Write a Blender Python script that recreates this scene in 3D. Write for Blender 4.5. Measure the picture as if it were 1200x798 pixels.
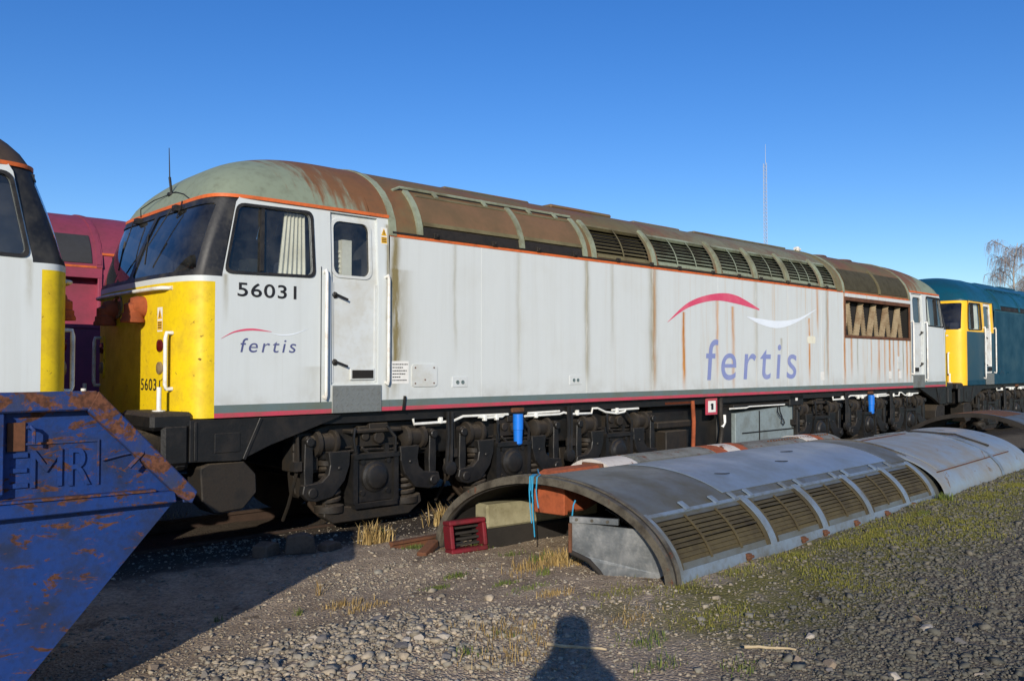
import bpy, bmesh, math, random
import numpy as np
from mathutils import Vector, Matrix, noise
from mathutils.geometry import tessellate_polygon
R = math.radians
random.seed(7); rng = np.random.default_rng(7)
for o in list(bpy.data.objects): bpy.data.objects.remove(o)
SC = bpy.context.scene
COL = SC.collection

# ------------------------------------------------------------------ camera
CAM = Vector((-3.488, -7.955, 1.608)); YAW = R(46.99); PITCH = R(1.66)
cd = bpy.data.cameras.new('camera'); cam = bpy.data.objects.new('camera', cd); COL.objects.link(cam)
cam.location = CAM; cam.rotation_euler = (R(90) + PITCH, 0, YAW - R(90))
cd.sensor_width = 36.0; cd.lens = 36.0 * 1000 / 1200; cd.clip_start = 0.05; cd.clip_end = 6000
SC.camera = cam
# ------------------------------------------------------------------ sky, sun, exposure
SUN_AZ = R(43.6 + 180); SUN_EL = R(17.8)
w = bpy.data.worlds.new('World'); SC.world = w; w.use_nodes = True
wn = w.node_tree.nodes; wl = w.node_tree.links; wn.clear()
sky = wn.new('ShaderNodeTexSky'); sky.sky_type = 'NISHITA'; sky.sun_disc = False
sky.sun_elevation = SUN_EL; sky.sun_rotation = R(90) - SUN_AZ + 2 * math.pi
sky.altitude = 0; sky.air_density = 1.0; sky.dust_density = 0.15; sky.ozone_density = 4.0
bg = wn.new('ShaderNodeBackground'); bg.inputs[1].default_value = 0.125
hs = wn.new('ShaderNodeHueSaturation'); hs.inputs['Hue'].default_value = .514; hs.inputs['Saturation'].default_value = 1.24; hs.inputs['Value'].default_value = 1.15; wl.new(sky.outputs[0], hs.inputs['Color'])
wo = wn.new('ShaderNodeOutputWorld'); wl.new(hs.outputs[0], bg.inputs[0]); wl.new(bg.outputs[0], wo.inputs[0])
sl = bpy.data.lights.new('sun', 'SUN'); sl.energy = 4.7; sl.angle = R(0.53); sl.color = (1.0, 0.92, 0.79)
so = bpy.data.objects.new('sun', sl); COL.objects.link(so)
sdir = Vector((math.cos(SUN_AZ) * math.cos(SUN_EL), math.sin(SUN_AZ) * math.cos(SUN_EL), math.sin(SUN_EL)))
so.rotation_euler = sdir.to_track_quat('Z', 'Y').to_euler(); so.location = (-20, -20, 15)
vs = SC.view_settings; vs.view_transform = 'Standard'; vs.look = 'None'; vs.exposure = 0.0; vs.gamma = 1.0
try: vs.use_curve_mapping = False
except Exception: pass

# ------------------------------------------------------------------ helpers
def srgb(r, g, b):
    f = lambda c: (c / 255 / 12.92) if c / 255 < .04045 else ((c / 255 + .055) / 1.055) ** 2.4
    return (f(r), f(g), f(b), 1.0)

class NT:
    """small wrapper to write node trees shortly"""
    def __init__(s, name):
        s.m = bpy.data.materials.new(name); s.m.use_nodes = True
        s.t = s.m.node_tree; s.t.nodes.clear()
        s.out = s.n('ShaderNodeOutputMaterial')
    def n(s, typ, **kw):
        n = s.t.nodes.new(typ)
        for k, v in kw.items(): setattr(n, k, v)
        return n
    def put(s, sock, v):
        if hasattr(v, 'is_linked') or isinstance(v, bpy.types.NodeSocket): s.t.links.new(v, sock)
        else: sock.default_value = v
    def math(s, op, a, b=None, clamp=False):
        n = s.n('ShaderNodeMath', operation=op); n.use_clamp = clamp
        s.put(n.inputs[0], a)
        if b is not None: s.put(n.inputs[1], b)
        return n.outputs[0]
    def mix(s, f, a, b, mode='MIX'):
        n = s.n('ShaderNodeMix', data_type='RGBA', blend_type=mode); n.clamp_factor = True
        s.put(n.inputs[0], f); s.put(n.inputs[6], a); s.put(n.inputs[7], b)
        return n.outputs[2]
    def coord(s, kind='Object', scale=None):
        c = s.n('ShaderNodeTexCoord').outputs[kind]
        if scale is None: return c
        m = s.n('ShaderNodeMapping'); s.t.links.new(c, m.inputs[0]); m.inputs[3].default_value = scale
        return m.outputs[0]
    def noise(s, scale, detail=4, rough=.55, co=None, dist=0.0):
        n = s.n('ShaderNodeTexNoise'); n.inputs['Scale'].default_value = scale
        n.inputs['Detail'].default_value = detail; n.inputs['Roughness'].default_value = rough
        n.inputs['Distortion'].default_value = dist
        if co is not None: s.t.links.new(co, n.inputs['Vector'])
        return n.outputs['Fac']
    def step(s, v, a, b, lo=0.0, hi=1.0):
        n = s.n('ShaderNodeMapRange'); n.interpolation_type = 'SMOOTHSTEP'
        s.put(n.inputs[0], v); n.inputs[1].default_value = a; n.inputs[2].default_value = b
        n.inputs[3].default_value = lo; n.inputs[4].default_value = hi
        return n.outputs[0]
    def sep(s, co):
        n = s.n('ShaderNodeSeparateXYZ'); s.t.links.new(co, n.inputs[0]); return n.outputs
    def bump(s, h, strength=.3, dist=.01):
        n = s.n('ShaderNodeBump'); n.inputs['Strength'].default_value = strength; n.inputs['Distance'].default_value = dist
        s.put(n.inputs['Height'], h); return n.outputs[0]
    def bsdf(s, col, rough=.6, metal=0.0, normal=None, spec=.5, coat=0.0):
        b = s.n('ShaderNodeBsdfPrincipled')
        s.put(b.inputs['Base Color'], col); s.put(b.inputs['Roughness'], rough); s.put(b.inputs['Metallic'], metal)
        b.inputs['Specular IOR Level'].default_value = spec
        b.inputs['Coat Weight'].default_value = coat
        if normal is not None: s.t.links.new(normal, b.inputs['Normal'])
        s.t.links.new(b.outputs[0], s.out.inputs[0]); return b

def paint(name, col, dirt=(.10, .08, .06, 1), amount=.35, rough=.55, metal=0.0, scale=3.0, rust=0.0, rustcol=srgb(120, 62, 32), bump=.15, spec=.4, rscale=5.0, rstretch=None, dent=0.0, dust=0.0):
    """plain painted or bare surface with mottling, grime and optional rust patches"""
    t = NT(name); co = t.coord()
    n1 = t.noise(scale, 6, .62, co); n2 = t.noise(scale * 7.3, 5, .6, co)
    c = t.mix(t.math('MULTIPLY', t.step(n1, .40, .72), amount), col, dirt)
    c = t.mix(t.math('MULTIPLY', t.step(n2, .45, .75), amount * .55), c, dirt)
    ro = t.step(n1, .3, .7, rough - .08, min(1, rough + .15))
    if rust > 0:
        n3 = t.noise(rscale, 9, .72, co if rstretch is None else t.coord('Object', rstretch), .6)
        k = t.step(n3, .66 - rust * .3, .70 - rust * .28)
        rc = t.mix(t.step(n2, .35, .65), rustcol, tuple(v * .42 for v in rustcol[:3]) + (1,))
        c = t.mix(k, c, rc); ro = t.mix(k, ro, (.9, .9, .9, 1))
    if dust > 0:
        g = t.n('ShaderNodeNewGeometry'); nz = t.sep(g.outputs['Normal'])[2]
        k = t.math('MULTIPLY', t.step(nz, .25, .95), t.step(n2, .25, .6)); c = t.mix(t.math('MULTIPLY', k, dust), c, srgb(112, 98, 80)); ro = t.mix(k, ro, (.9, .9, .9, 1))
    nm = t.bump(n2, bump, .004) if bump else None
    if dent > 0:
        b = t.n('ShaderNodeBump'); b.inputs['Strength'].default_value = dent; b.inputs['Distance'].default_value = .05; t.put(b.inputs['Height'], t.noise(1.7, 3, .5, co, .3))
        if nm is not None: t.t.links.new(nm, b.inputs['Normal'])
        nm = b.outputs[0]
    t.bsdf(c, ro, metal, nm, spec)
    return t.m

def body_paint(name, base, streaks, rustamt=1.0, greycol=srgb(150, 145, 130)):
    """faded coach paint with vertical run-off streaks; the streaks are stains with places of their own"""
    t = NT(name); co = t.coord(); x, y, z = t.sep(co)
    wob = t.math('MULTIPLY', t.math('SUBTRACT', t.noise(2.2, 4, .6, t.coord('Object', (1.0, 1.0, .8))), .5), .07)
    xw = t.math('ADD', x, wob)
    vstr = t.noise(1.0, 6, .7, t.coord('Object', (9.0, .2, .35)))
    fine = t.noise(1.0, 5, .7, t.coord('Object', (40.0, .2, .9)))
    blot = t.noise(1.6, 6, .6, co)
    c = t.mix(t.math('MULTIPLY', t.step(vstr, .42, .75), .11), base, greycol)
    c = t.mix(t.math('MULTIPLY', t.step(blot, .45, .8), .12), c, srgb(165, 160, 140))
    c = t.mix(t.math('MULTIPLY', t.step(fine, .55, .8), .12), c, srgb(150, 142, 118))
    rear = t.step(x, 4.0, 13.8)
    r = t.math('MULTIPLY', t.math('MULTIPLY', t.step(vstr, .50, .70), t.step(fine, .40, .65)), rear)
    c = t.mix(t.math('MULTIPLY', r, .6 * rustamt), c, srgb(200, 148, 66))
    rust = None; moss = None
    for (x0, wd, z0, z1, st, kind) in streaks:
        d = t.math('DIVIDE', t.math('SUBTRACT', xw, x0), wd * .85)
        g = t.math('POWER', 2.718, t.math('MULTIPLY', t.math('MULTIPLY', d, d), -1.0))
        fz = t.math('MULTIPLY', t.step(z, z1 - .02, z1 + .01, 1, 0), t.step(z, z0 - .1, z0 + .5))
        g = t.math('MULTIPLY', t.math('MULTIPLY', g, fz), st * (1.35 if kind == 'r' else 1.1))
        if kind == 'r': rust = g if rust is None else t.math('ADD', rust, g)
        else: moss = g if moss is None else t.math('ADD', moss, g)
    brk = t.step(t.noise(1.0, 6, .75, t.coord('Object', (14.0, 1, 2.2))), .25, .6, .35, 1.1)
    if moss is not None: c = t.mix(t.math('MULTIPLY', moss, brk, True), c, srgb(128, 116, 78))
    if rust is not None:
        rc = t.mix(t.step(fine, .3, .7), srgb(206, 142, 54), srgb(164, 98, 36))
        c = t.mix(t.math('MULTIPLY', rust, brk, True), c, rc)
    low = t.math('MULTIPLY', t.step(z, 1.1, 1.5, 1, 0), t.step(t.noise(3.5, 6, .7, co), .35, .7))
    c = t.mix(t.math('MULTIPLY', low, .35), c, srgb(130, 118, 92))
    t.bsdf(c, t.step(blot, .3, .7, .42, .6), 0, t.bump(t.math('ADD', t.noise(1.3, 3, .5, t.coord('Object', (1, 1, .6))), t.math('MULTIPLY', t.noise(4.5, 2, .5, t.coord('Object', (1, 1, .3))), .25)), .3, .03), .4)
    return t.m

def roof_paint(name, cabin):
    """weathered loco roof: grey-green paint, rust bloom and algae"""
    t = NT(name); co = t.coord(); x, y, z = t.sep(co)
    green = srgb(128, 138, 118); rust = srgb(118, 82, 54); olive = srgb(104, 94, 66)
    runs = t.noise(1.0, 7, .7, t.coord('Object', (7.0, 1.2, 1.2)))
    n1 = t.noise(1.3, 6, .62, co); n2 = t.noise(9, 6, .65, co)
    if cabin:
        k = t.math('ADD', t.math('MULTIPLY', t.math('SUBTRACT', x, 1.15), .8), t.math('MULTIPLY', t.math('SUBTRACT', z, 3.62), .9))
        k = t.math('ADD', k, t.math('MULTIPLY', t.math('SUBTRACT', runs, .5), 2.6))
        c = t.mix(t.step(k, -.25, .35), green, rust)
        c = t.mix(t.math('MULTIPLY', t.step(n1, .55, .75), .45), c, srgb(92, 96, 84))
    else:
        c = t.mix(t.step(n1, .35, .65), rust, olive)
        top = t.math('MULTIPLY', t.step(x, 6.0, 9.5), t.step(x, 12.6, 13.4, 1, 0))
        top = t.math('MULTIPLY', top, t.step(n1, .25, .6))
        c = t.mix(t.math('MULTIPLY', top, .75), c, srgb(122, 124, 104))
        c = t.mix(t.math('MULTIPLY', t.step(runs, .5, .75), .5), c, srgb(84, 66, 48))
    c = t.mix(t.math('MULTIPLY', t.step(n2, .45, .75), .35), c, srgb(74, 68, 52))
    t.bsdf(c, t.step(n1, .3, .7, .55, .8), 0, t.bump(n2, .15, .006), .3)
    return t.m

def glass_mat(name, tint, refl=1.0, dust=.08):
    t = NT(name)
    tr = t.n('ShaderNodeBsdfTransparent'); tr.inputs[0].default_value = tint
    gl = t.n('ShaderNodeBsdfGlossy'); gl.inputs['Roughness'].default_value = .03; gl.inputs[0].default_value = (refl, refl, refl, 1)
    df = t.n('ShaderNodeBsdfDiffuse'); df.inputs[0].default_value = (.35, .34, .30, 1)
    lw = t.n('ShaderNodeLayerWeight'); lw.inputs[0].default_value = .5; fr = t.n('ShaderNodeMath', operation='MULTIPLY_ADD'); t.t.links.new(t.math('POWER', lw.outputs['Facing'], 3.5), fr.inputs[0]); fr.inputs[1].default_value = .85; fr.inputs[2].default_value = .07
    m1 = t.n('ShaderNodeMixShader'); t.t.links.new(fr.outputs[0], m1.inputs[0]); t.t.links.new(tr.outputs[0], m1.inputs[1]); t.t.links.new(gl.outputs[0], m1.inputs[2])
    m2 = t.n('ShaderNodeMixShader'); t.put(m2.inputs[0], t.step(t.noise(3, 6, .7, t.coord()), .3, .8, 0, dust * 2))
    t.t.links.new(m1.outputs[0], m2.inputs[1]); t.t.links.new(df.outputs[0], m2.inputs[2])
    t.t.links.new(m2.outputs[0], t.out.inputs[0]); return t.m

def island_mat(name, cols, rough=.85, scale=30, yard=False):
    """every loose piece of a mesh takes its own tone"""
    t = NT(name); g = t.n('ShaderNodeNewGeometry')
    cr = t.n('ShaderNodeValToRGB'); e = cr.color_ramp.elements
    while len(e) < len(cols): e.new(.5)
    for i, c in enumerate(cols): e[i].position = i / max(1, len(cols) - 1); e[i].color = c
    t.t.links.new(g.outputs['Random Per Island'], cr.inputs[0])
    n = t.noise(scale, 5, .65, t.coord())
    c = t.mix(t.step(n, .3, .75, 0, .45), cr.outputs[0], (.05, .045, .04, 1))
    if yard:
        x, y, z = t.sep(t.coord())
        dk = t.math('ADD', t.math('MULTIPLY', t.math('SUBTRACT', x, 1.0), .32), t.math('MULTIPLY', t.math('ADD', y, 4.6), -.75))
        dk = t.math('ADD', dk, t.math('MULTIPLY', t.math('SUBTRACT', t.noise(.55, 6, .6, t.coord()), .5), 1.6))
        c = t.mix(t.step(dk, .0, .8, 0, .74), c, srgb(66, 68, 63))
    t.bsdf(c, rough, 0, t.bump(n, .4, .004), .25)
    return t.m

class MB:
    """collects verts and faces of one mesh object"""
    def __init__(s): s.v = []; s.f = []; s.mi = []
    def add(s, vs, fs, mi=0):
        b = len(s.v); s.v += [tuple(p) for p in vs]
        for f in fs: s.f.append([b + i for i in f]); s.mi.append(mi)
        return s
    def box(s, a, b, mi=0, M=None):
        x0, y0, z0 = a; x1, y1, z1 = b
        vs = [Vector(p) for p in ((x0,y0,z0),(x1,y0,z0),(x1,y1,z0),(x0,y1,z0),(x0,y0,z1),(x1,y0,z1),(x1,y1,z1),(x0,y1,z1))]
        if M is not None: vs = [M @ p for p in vs]
        return s.add(vs, [(0,3,2,1),(4,5,6,7),(0,1,5,4),(1,2,6,5),(2,3,7,6),(3,0,4,7)], mi)
    def bar(s, p, q, wd, th, up=(0, 0, 1), mi=0):
        p = Vector(p); q = Vector(q); d = q - p; L = d.length; d.normalize()
        u = Vector(up); sd = d.cross(u)
        if sd.length < 1e-4: sd = d.cross(Vector((0, 1, 0)))
        sd.normalize(); u = sd.cross(d)
        M = Matrix((( d.x, sd.x, u.x, p.x), (d.y, sd.y, u.y, p.y), (d.z, sd.z, u.z, p.z), (0, 0, 0, 1)))
        return s.box((0, -wd / 2, -th / 2), (L, wd / 2, th / 2), mi, M)
    def ring_pts(s, p, d, r, n, ph=0):
        d = Vector(d).normalized(); a = d.orthogonal().normalized()
        if abs(d.y) > .9: a = Vector((1, 0, 0))
        b = d.cross(a)
        return [Vector(p) + a * (r * math.cos(2 * math.pi * i / n + ph)) + b * (r * math.sin(2 * math.pi * i / n + ph)) for i in range(n)]
    def lathe(s, p, d, prof, n=16, mi=0, cap=True):
        """profile [(along, radius)] turned about the axis d from p"""
        p = Vector(p); d = Vector(d).normalized(); vs = []
        for (a, r) in prof: vs += s.ring_pts(p + d * a, d, r, n)
        fs = []
        for k in range(len(prof) - 1):
            for i in range(n):
                j = (i + 1) % n; fs.append((k * n + i, k * n + j, (k + 1) * n + j, (k + 1) * n + i))
        if cap: fs.append(tuple(range(n))[::-1]); fs.append(tuple((len(prof) - 1) * n + i for i in range(n)))
        return s.add(vs, fs, mi)
    def cyl(s, p, q, r, r2=None, n=14, mi=0):
        p = Vector(p); q = Vector(q); return s.lathe(p, q - p, [(0, r), ((q - p).length, r if r2 is None else r2)], n, mi)
    def tube(s, pts, r, n=7, mi=0, r2=None):
        pts = [Vector(p) for p in pts]; vs = []; m = len(pts); a = None
        for k, p in enumerate(pts):
            d = (pts[min(k + 1, m - 1)] - pts[max(k - 1, 0)])
            d = d.normalized() if d.length > 1e-9 else Vector((0, 0, 1))
            a = d.orthogonal().normalized() if a is None else (a - d * a.dot(d)).normalized()
            b = d.cross(a); rr = r if r2 is None else r + (r2 - r) * k / (m - 1)
            vs += [p + a * (rr * math.cos(2 * math.pi * i / n)) + b * (rr * math.sin(2 * math.pi * i / n)) for i in range(n)]
        fs = []
        for k in range(m - 1):
            for i in range(n):
                j = (i + 1) % n; fs.append((k * n + i, k * n + j, (k + 1) * n + j, (k + 1) * n + i))
        fs.append(tuple(range(n))[::-1]); fs.append(tuple((m - 1) * n + i for i in range(n)))
        return s.add(vs, fs, mi)
    def prism(s, poly, a, b, mi=0, fn=None):
        """polygon in (x,z) pushed from y=a to y=b; fn may remap points"""
        n = len(poly); tri = tessellate_polygon([[Vector((p[0], p[1], 0)) for p in poly]])
        vs = [Vector((p[0], a, p[1])) for p in poly] + [Vector((p[0], b, p[1])) for p in poly]
        if fn: vs = [fn(p) for p in vs]
        fs = [tuple(t) for t in tri] + [tuple(n + i for i in t[::-1]) for t in tri]
        fs += [(i, (i + 1) % n, n + (i + 1) % n, n + i) for i in range(n)]
        return s.add(vs, fs, mi)
    def sheet(s, loops, fn, mi=0):
        """flat sheet with holes: loops of 2D points, fn maps to 3D"""
        flat = [p for l in loops for p in l]
        tri = tessellate_polygon([[Vector((p[0], p[1], 0)) for p in l] for l in loops])
        return s.add([fn(p) for p in flat], [tuple(t) for t in tri], mi)
    def grid(s, fn, us, vs_, keep=None, mi=0, flip=False):
        nu, nv = len(us), len(vs_)
        pts = [fn(u, v) for u in us for v in vs_]; fs = []
        for i in range(nu - 1):
            for j in range(nv - 1):
                if keep and not keep((us[i] + us[i + 1]) / 2, (vs_[j] + vs_[j + 1]) / 2): continue
                q = (i * nv + j, (i + 1) * nv + j, (i + 1) * nv + j + 1, i * nv + j + 1)
                fs.append(q[::-1] if flip else q)
        return s.add(pts, fs, mi)
    def build(s, name, mats, parent=None, smooth=None, bevel=0, loc=None, weld=False, fix=True):
        me = bpy.data.meshes.new(name); me.from_pydata(s.v, [], s.f)
        if not isinstance(mats, (list, tuple)): mats = [mats]
        for m in mats: me.materials.append(m)
        me.polygons.foreach_set('material_index', s.mi)
        bm = bmesh.new(); bm.from_mesh(me)
        if weld: bmesh.ops.remove_doubles(bm, verts=bm.verts, dist=1e-4)
        loose = [v for v in bm.verts if not v.link_faces]
        if loose: bmesh.ops.delete(bm, geom=loose, context='VERTS')
        if fix: bmesh.ops.recalc_face_normals(bm, faces=bm.faces)
        if bevel:
            ed = [e for e in bm.edges if len(e.link_faces) == 2 and e.calc_face_angle(0) > .5]
            bmesh.ops.bevel(bm, geom=ed, offset=bevel, segments=1, affect='EDGES', clamp_overlap=True)
        bm.to_mesh(me); bm.free()
        if smooth:
            me.polygons.foreach_set('use_smooth', [True] * len(me.polygons)); me.set_sharp_from_angle(angle=R(smooth))
        me.update()
        return obj(name, me, parent, loc)

def obj(name, data, parent=None, loc=None):
    o = bpy.data.objects.new(name, data); COL.objects.link(o)
    if parent is not None: o.parent = parent
    if loc is not None: o.location = loc
    return o
def tag(o, label=None, cat=None, group=None, kind=None):
    for k, v in (('label', label), ('category', cat), ('group', group), ('kind', kind)):
        if v: o[k] = v
    return o
def thing(name, label, cat, loc=(0, 0, 0), rz=0, group=None):
    o = obj(name, None, None, loc); o.rotation_euler = (0, 0, rz); o.empty_display_size = .2
    return tag(o, label, cat, group)
def copy_part(o, parent):
    c = o.copy(); COL.objects.link(c); c.parent = parent; return c

def text_part(name, txt, mat, parent, x0, x1, z0, z1, fn, shear=0.0, bold=0.0, spacing=1.0, font_w=None):
    """lettering as a thin sheet, fitted to the box x0..x1, z0..z1 and laid on a surface by fn(x,z)"""
    cu = bpy.data.curves.new(name, 'FONT'); cu.body = txt; cu.shear = shear; cu.offset = bold; cu.space_character = spacing
    cu.resolution_u = 6
    to = bpy.data.objects.new(name, cu); COL.objects.link(to)
    dg = bpy.context.evaluated_depsgraph_get()
    me0 = bpy.data.meshes.new_from_object(to.evaluated_get(dg))
    vs = [v.co.copy() for v in me0.vertices]; fs = [list(p.vertices) for p in me0.polygons]
    bpy.data.objects.remove(to); bpy.data.curves.remove(cu); bpy.data.meshes.remove(me0)
    ax = min(v.x for v in vs); bx = max(v.x for v in vs); ay = min(v.y for v in vs); by = max(v.y for v in vs)
    mb = MB(); mb.add([fn(x0 + (v.x - ax) / (bx - ax) * (x1 - x0), z0 + (v.y - ay) / (by - ay) * (z1 - z0)) for v in vs], fs)
    bm = bmesh.new(); o = mb.build(name, mat, parent); bm.from_mesh(o.data); bmesh.ops.remove_doubles(bm, verts=bm.verts, dist=1e-6)
    # one object for each character
    left_ = set(bm.faces); groups = []
    while left_:
        st = [left_.pop()]; g = list(st)
        while st:
            f = st.pop()
            for e in f.edges:
                for h in e.link_faces:
                    if h in left_: left_.discard(h); st.append(h); g.append(h)
        groups.append(g)
    out = []
    for g in groups:
        c = MB(); ix = {}
        for f in g:
            for v in f.verts: ix.setdefault(v, len(ix))
        c.add([tuple(v.co) for v in ix], [[ix[v] for v in f.verts] for f in g]); out.append(c.build(name, mat, parent))
    bm.free(); me = o.data; bpy.data.objects.remove(o); bpy.data.meshes.remove(me)
    return out

def rrect(x0, z0, x1, z1, r, n=5):
    pts = []
    for cx, cz, a in ((x1 - r, z1 - r, 0), (x0 + r, z1 - r, 90), (x0 + r, z0 + r, 180), (x1 - r, z0 + r, 270)):
        for i in range(n + 1):
            t = R(a + 90 * i / n); pts.append((cx + r * math.cos(t), cz + r * math.sin(t)))
    return pts
def rpoly(pts, r, n=4):
    """polygon with rounded corners"""
    out = []; m = len(pts)
    for i in range(m):
        p = Vector(pts[i]); a = (Vector(pts[i - 1]) - p); b = (Vector(pts[(i + 1) % m]) - p)
        pa = p + a.normalized() * r; pb = p + b.normalized() * r
        for k in range(n + 1):
            t = k / n; out.append(tuple((1 - t) ** 2 * pa + 2 * t * (1 - t) * p + t * t * pb))
    return out
def scale_loop(l, d):
    """loop grown outwards by d (about its centre, axis-wise)"""
    cx = (min(p[0] for p in l) + max(p[0] for p in l)) / 2; cz = (min(p[1] for p in l) + max(p[1] for p in l)) / 2
    hx = max(p[0] for p in l) - cx; hz = max(p[1] for p in l) - cz
    return [(cx + (p[0] - cx) * (hx + d) / hx, cz + (p[1] - cz) * (hz + d) / hz) for p in l]

# ------------------------------------------------------------------ materials
K = {}
white_base = srgb(202, 206, 204)
ST = [(2.12, .07, 1.2, 3.07, .85, 'm'), (2.2, .16, 1.4, 2.7, .35, 'm'), (3.0, .03, 1.6, 3.07, .3, 'm'), (4.05, .05, 1.3, 3.07, .22, 'm'),
      (5.36, .06, 1.2, 3.07, .55, 'm'), (5.9, .05, 1.8, 3.07, .25, 'm'), (6.85, .11, 1.15, 3.07, .62, 'm'), (6.88, .04, 1.15, 3.07, .35, 'r'), (7.62, .045, 1.15, 2.45, .8, 'r'),
      (8.55, .05, 1.3, 2.72, .45, 'r'), (9.02, .05, 1.15, 2.6, .55, 'r'), (9.75, .06, 1.3, 3.07, .3, 'm'), (10.6, .04, 1.7, 2.1, .5, 'm'), (11.62, .04, 1.2, 2.5, .7, 'r'), (11.95, .05, 2.2, 3.07, .45, 'r'),
      (12.32, .06, 1.2, 3.07, .5, 'm'), (12.36, .03, 1.2, 3.07, .4, 'r'), (13.05, .05, 1.12, 3.07, .75, 'r'), (13.35, .05, 1.3, 2.19, .6, 'r'), (13.62, .03, 1.3, 2.19, .5, 'm'),
      (14.25, .03, 1.3, 2.19, .5, 'r'), (14.62, .06, 1.2, 2.19, .6, 'r'), (14.9, .04, 1.2, 2.19, .65, 'r'), (15.15, .05, 1.2, 2.19, .8, 'r'), (15.35, .04, 1.2, 2.19, .6, 'r'),
      (15.6, .05, 1.2, 2.19, .7, 'r'), (15.85, .03, 1.2, 2.19, .7, 'm'), (16.05, .05, 1.12, 2.19, .8, 'r'), (16.22, .04, 1.12, 2.19, .6, 'r')]
K['white'] = body_paint('white_body_paint', white_base, ST)
K['cabwhite'] = body_paint('white_cab_paint', srgb(202, 207, 206), [(2.03, .03, 1.1, 3.2, .7, 'm'), (1.1, .12, 1.2, 1.6, .25, 'm'), (.12, .03, 2.0, 2.5, .5, 'm')], .3)
K['yellow'] = paint('yellow_nose_paint', srgb(226, 194, 20), srgb(160, 122, 40), .4, .5, scale=3.5, bump=.12, rust=.10, rustcol=srgb(120, 84, 40), rscale=14)
K['black'] = paint('black_window_surround', (.012, .012, .013, 1), (.07, .065, .055, 1), .5, .45, scale=4)
K['rubber'] = paint('black_rubber', (.010, .010, .011, 1), (.05, .045, .04, 1), .5, .6, scale=8)
K['orange'] = paint('orange_cantrail_stripe', srgb(214, 104, 48), srgb(120, 72, 42), .45, .6, scale=9)
K['grey'] = paint('grey_green_stripe', srgb(96, 112, 112), srgb(96, 96, 72), .5, .6, scale=2)
K['red'] = paint('red_stripe', srgb(188, 66, 86), srgb(128, 84, 74), .65, .65, scale=3.5)
K['roofcab'] = roof_paint('weathered_cab_roof', True)
K['roof'] = roof_paint('weathered_roof', False)
K['rib'] = paint('pale_green_roof_ribs', srgb(140, 148, 126), srgb(92, 82, 58), .75, .7, scale=2.4)
K['olive'] = paint('olive_roof_panel', srgb(112, 104, 74), srgb(74, 62, 42), .7, .75, scale=2.2)
K['brownpanel'] = paint('brown_roof_panel', srgb(116, 88, 62), srgb(88, 74, 52), .65, .72, scale=2.2)
K['darkmesh'] = paint('dark_mesh_panel', srgb(70, 64, 44), srgb(40, 36, 26), .6, .8, scale=6, bump=.5)
K['void'] = paint('dark_interior_metal', (.012, .011, .010, 1), (.03, .025, .02, 1), .4, .9)
K['door'] = paint('white_door_paint', srgb(202, 206, 205), srgb(168, 158, 132), .4, .5, scale=2.2, bump=.08)
K['rail'] = paint('white_handrail', srgb(226, 226, 220), srgb(150, 120, 84), .45, .4, scale=6)
K['tread'] = paint('grey_tread_plate', srgb(128, 132, 130), srgb(88, 82, 66), .5, .5, .3, scale=3, bump=.5)
K['under'] = paint('grimy_black_running_gear', (.010, .0098, .0098, 1), srgb(50, 43, 35), .32, .45, scale=5.5, bump=.5, dust=.22)
K['under2'] = paint('dusty_brown_running_gear', srgb(42, 36, 29), (.008, .0075, .007, 1), .9, .65, scale=6.5, bump=.55, dust=.4)
K['track'] = paint('brown_track_steel', srgb(62, 46, 36), srgb(34, 28, 24), .6, .9, scale=5, bump=.4)
K['tyre'] = paint('steel_wheel', srgb(70, 58, 48), (.02, .018, .016, 1), .6, .6, .4, scale=4)
K['pipe'] = paint('white_conduit', srgb(232, 232, 226), srgb(150, 140, 120), .3, .5, scale=8)
K['damper'] = paint('blue_damper', srgb(28, 116, 214), srgb(30, 70, 120), .25, .35, scale=4)
K['rusty'] = paint('rust_orange_metal', srgb(158, 80, 46), srgb(86, 46, 30), .6, .85, scale=4, bump=.4)
K['rustdark'] = paint('dark_rust', srgb(104, 66, 44), srgb(52, 38, 28), .65, .9, scale=5, bump=.5)
K['greybox'] = paint('blue_grey_box', srgb(128, 140, 142), srgb(84, 84, 74), .5, .6, scale=3)
K['ink'] = paint('black_lettering', (.012, .012, .014, 1), (.06, .06, .06, 1), .3, .6)
K['blueink'] = paint('faded_blue_lettering', srgb(128, 138, 184), srgb(168, 170, 190), .35, .6, scale=4)
K['navyink'] = paint('navy_lettering', srgb(74, 80, 124), srgb(120, 124, 150), .3, .6)
K['redink'] = paint('red_swoosh_vinyl', srgb(208, 72, 104), srgb(216, 130, 140), .35, .6, scale=3)
K['whiteink'] = paint('pale_swoosh_vinyl', srgb(226, 232, 238), srgb(205, 212, 220), .3, .5)
K['stick_y'] = paint('yellow_sticker', srgb(226, 176, 40), srgb(160, 120, 50), .3, .5)
K['stick_w'] = paint('white_sticker', srgb(228, 226, 220), srgb(170, 165, 150), .3, .5)
K['glass'] = glass_mat('dusty_cab_glass', (.80, .83, .85, 1), .85, .05)
K['lamp_r'] = paint('dark_red_lens', srgb(92, 18, 20), (.02, .01, .01, 1), .3, .15)
K['lamp_c'] = paint('clear_lens', srgb(140, 120, 90), srgb(60, 52, 40), .4, .15)
K['cabin'] = paint('grey_cab_lining', srgb(58, 57, 54), srgb(30, 29, 27), .4, .8)
K['seat'] = paint('dark_seat_cloth', srgb(48, 50, 56), (.02, .02, .02, 1), .4, .9)
K['curtain'] = paint('cream_curtain_cloth', srgb(222, 218, 198), srgb(170, 162, 136), .3, .9)
K['radiator'] = paint('rusty_radiator_bars', srgb(146, 130, 102), srgb(92, 62, 38), .6, .8, scale=5, bump=.4)
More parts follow.
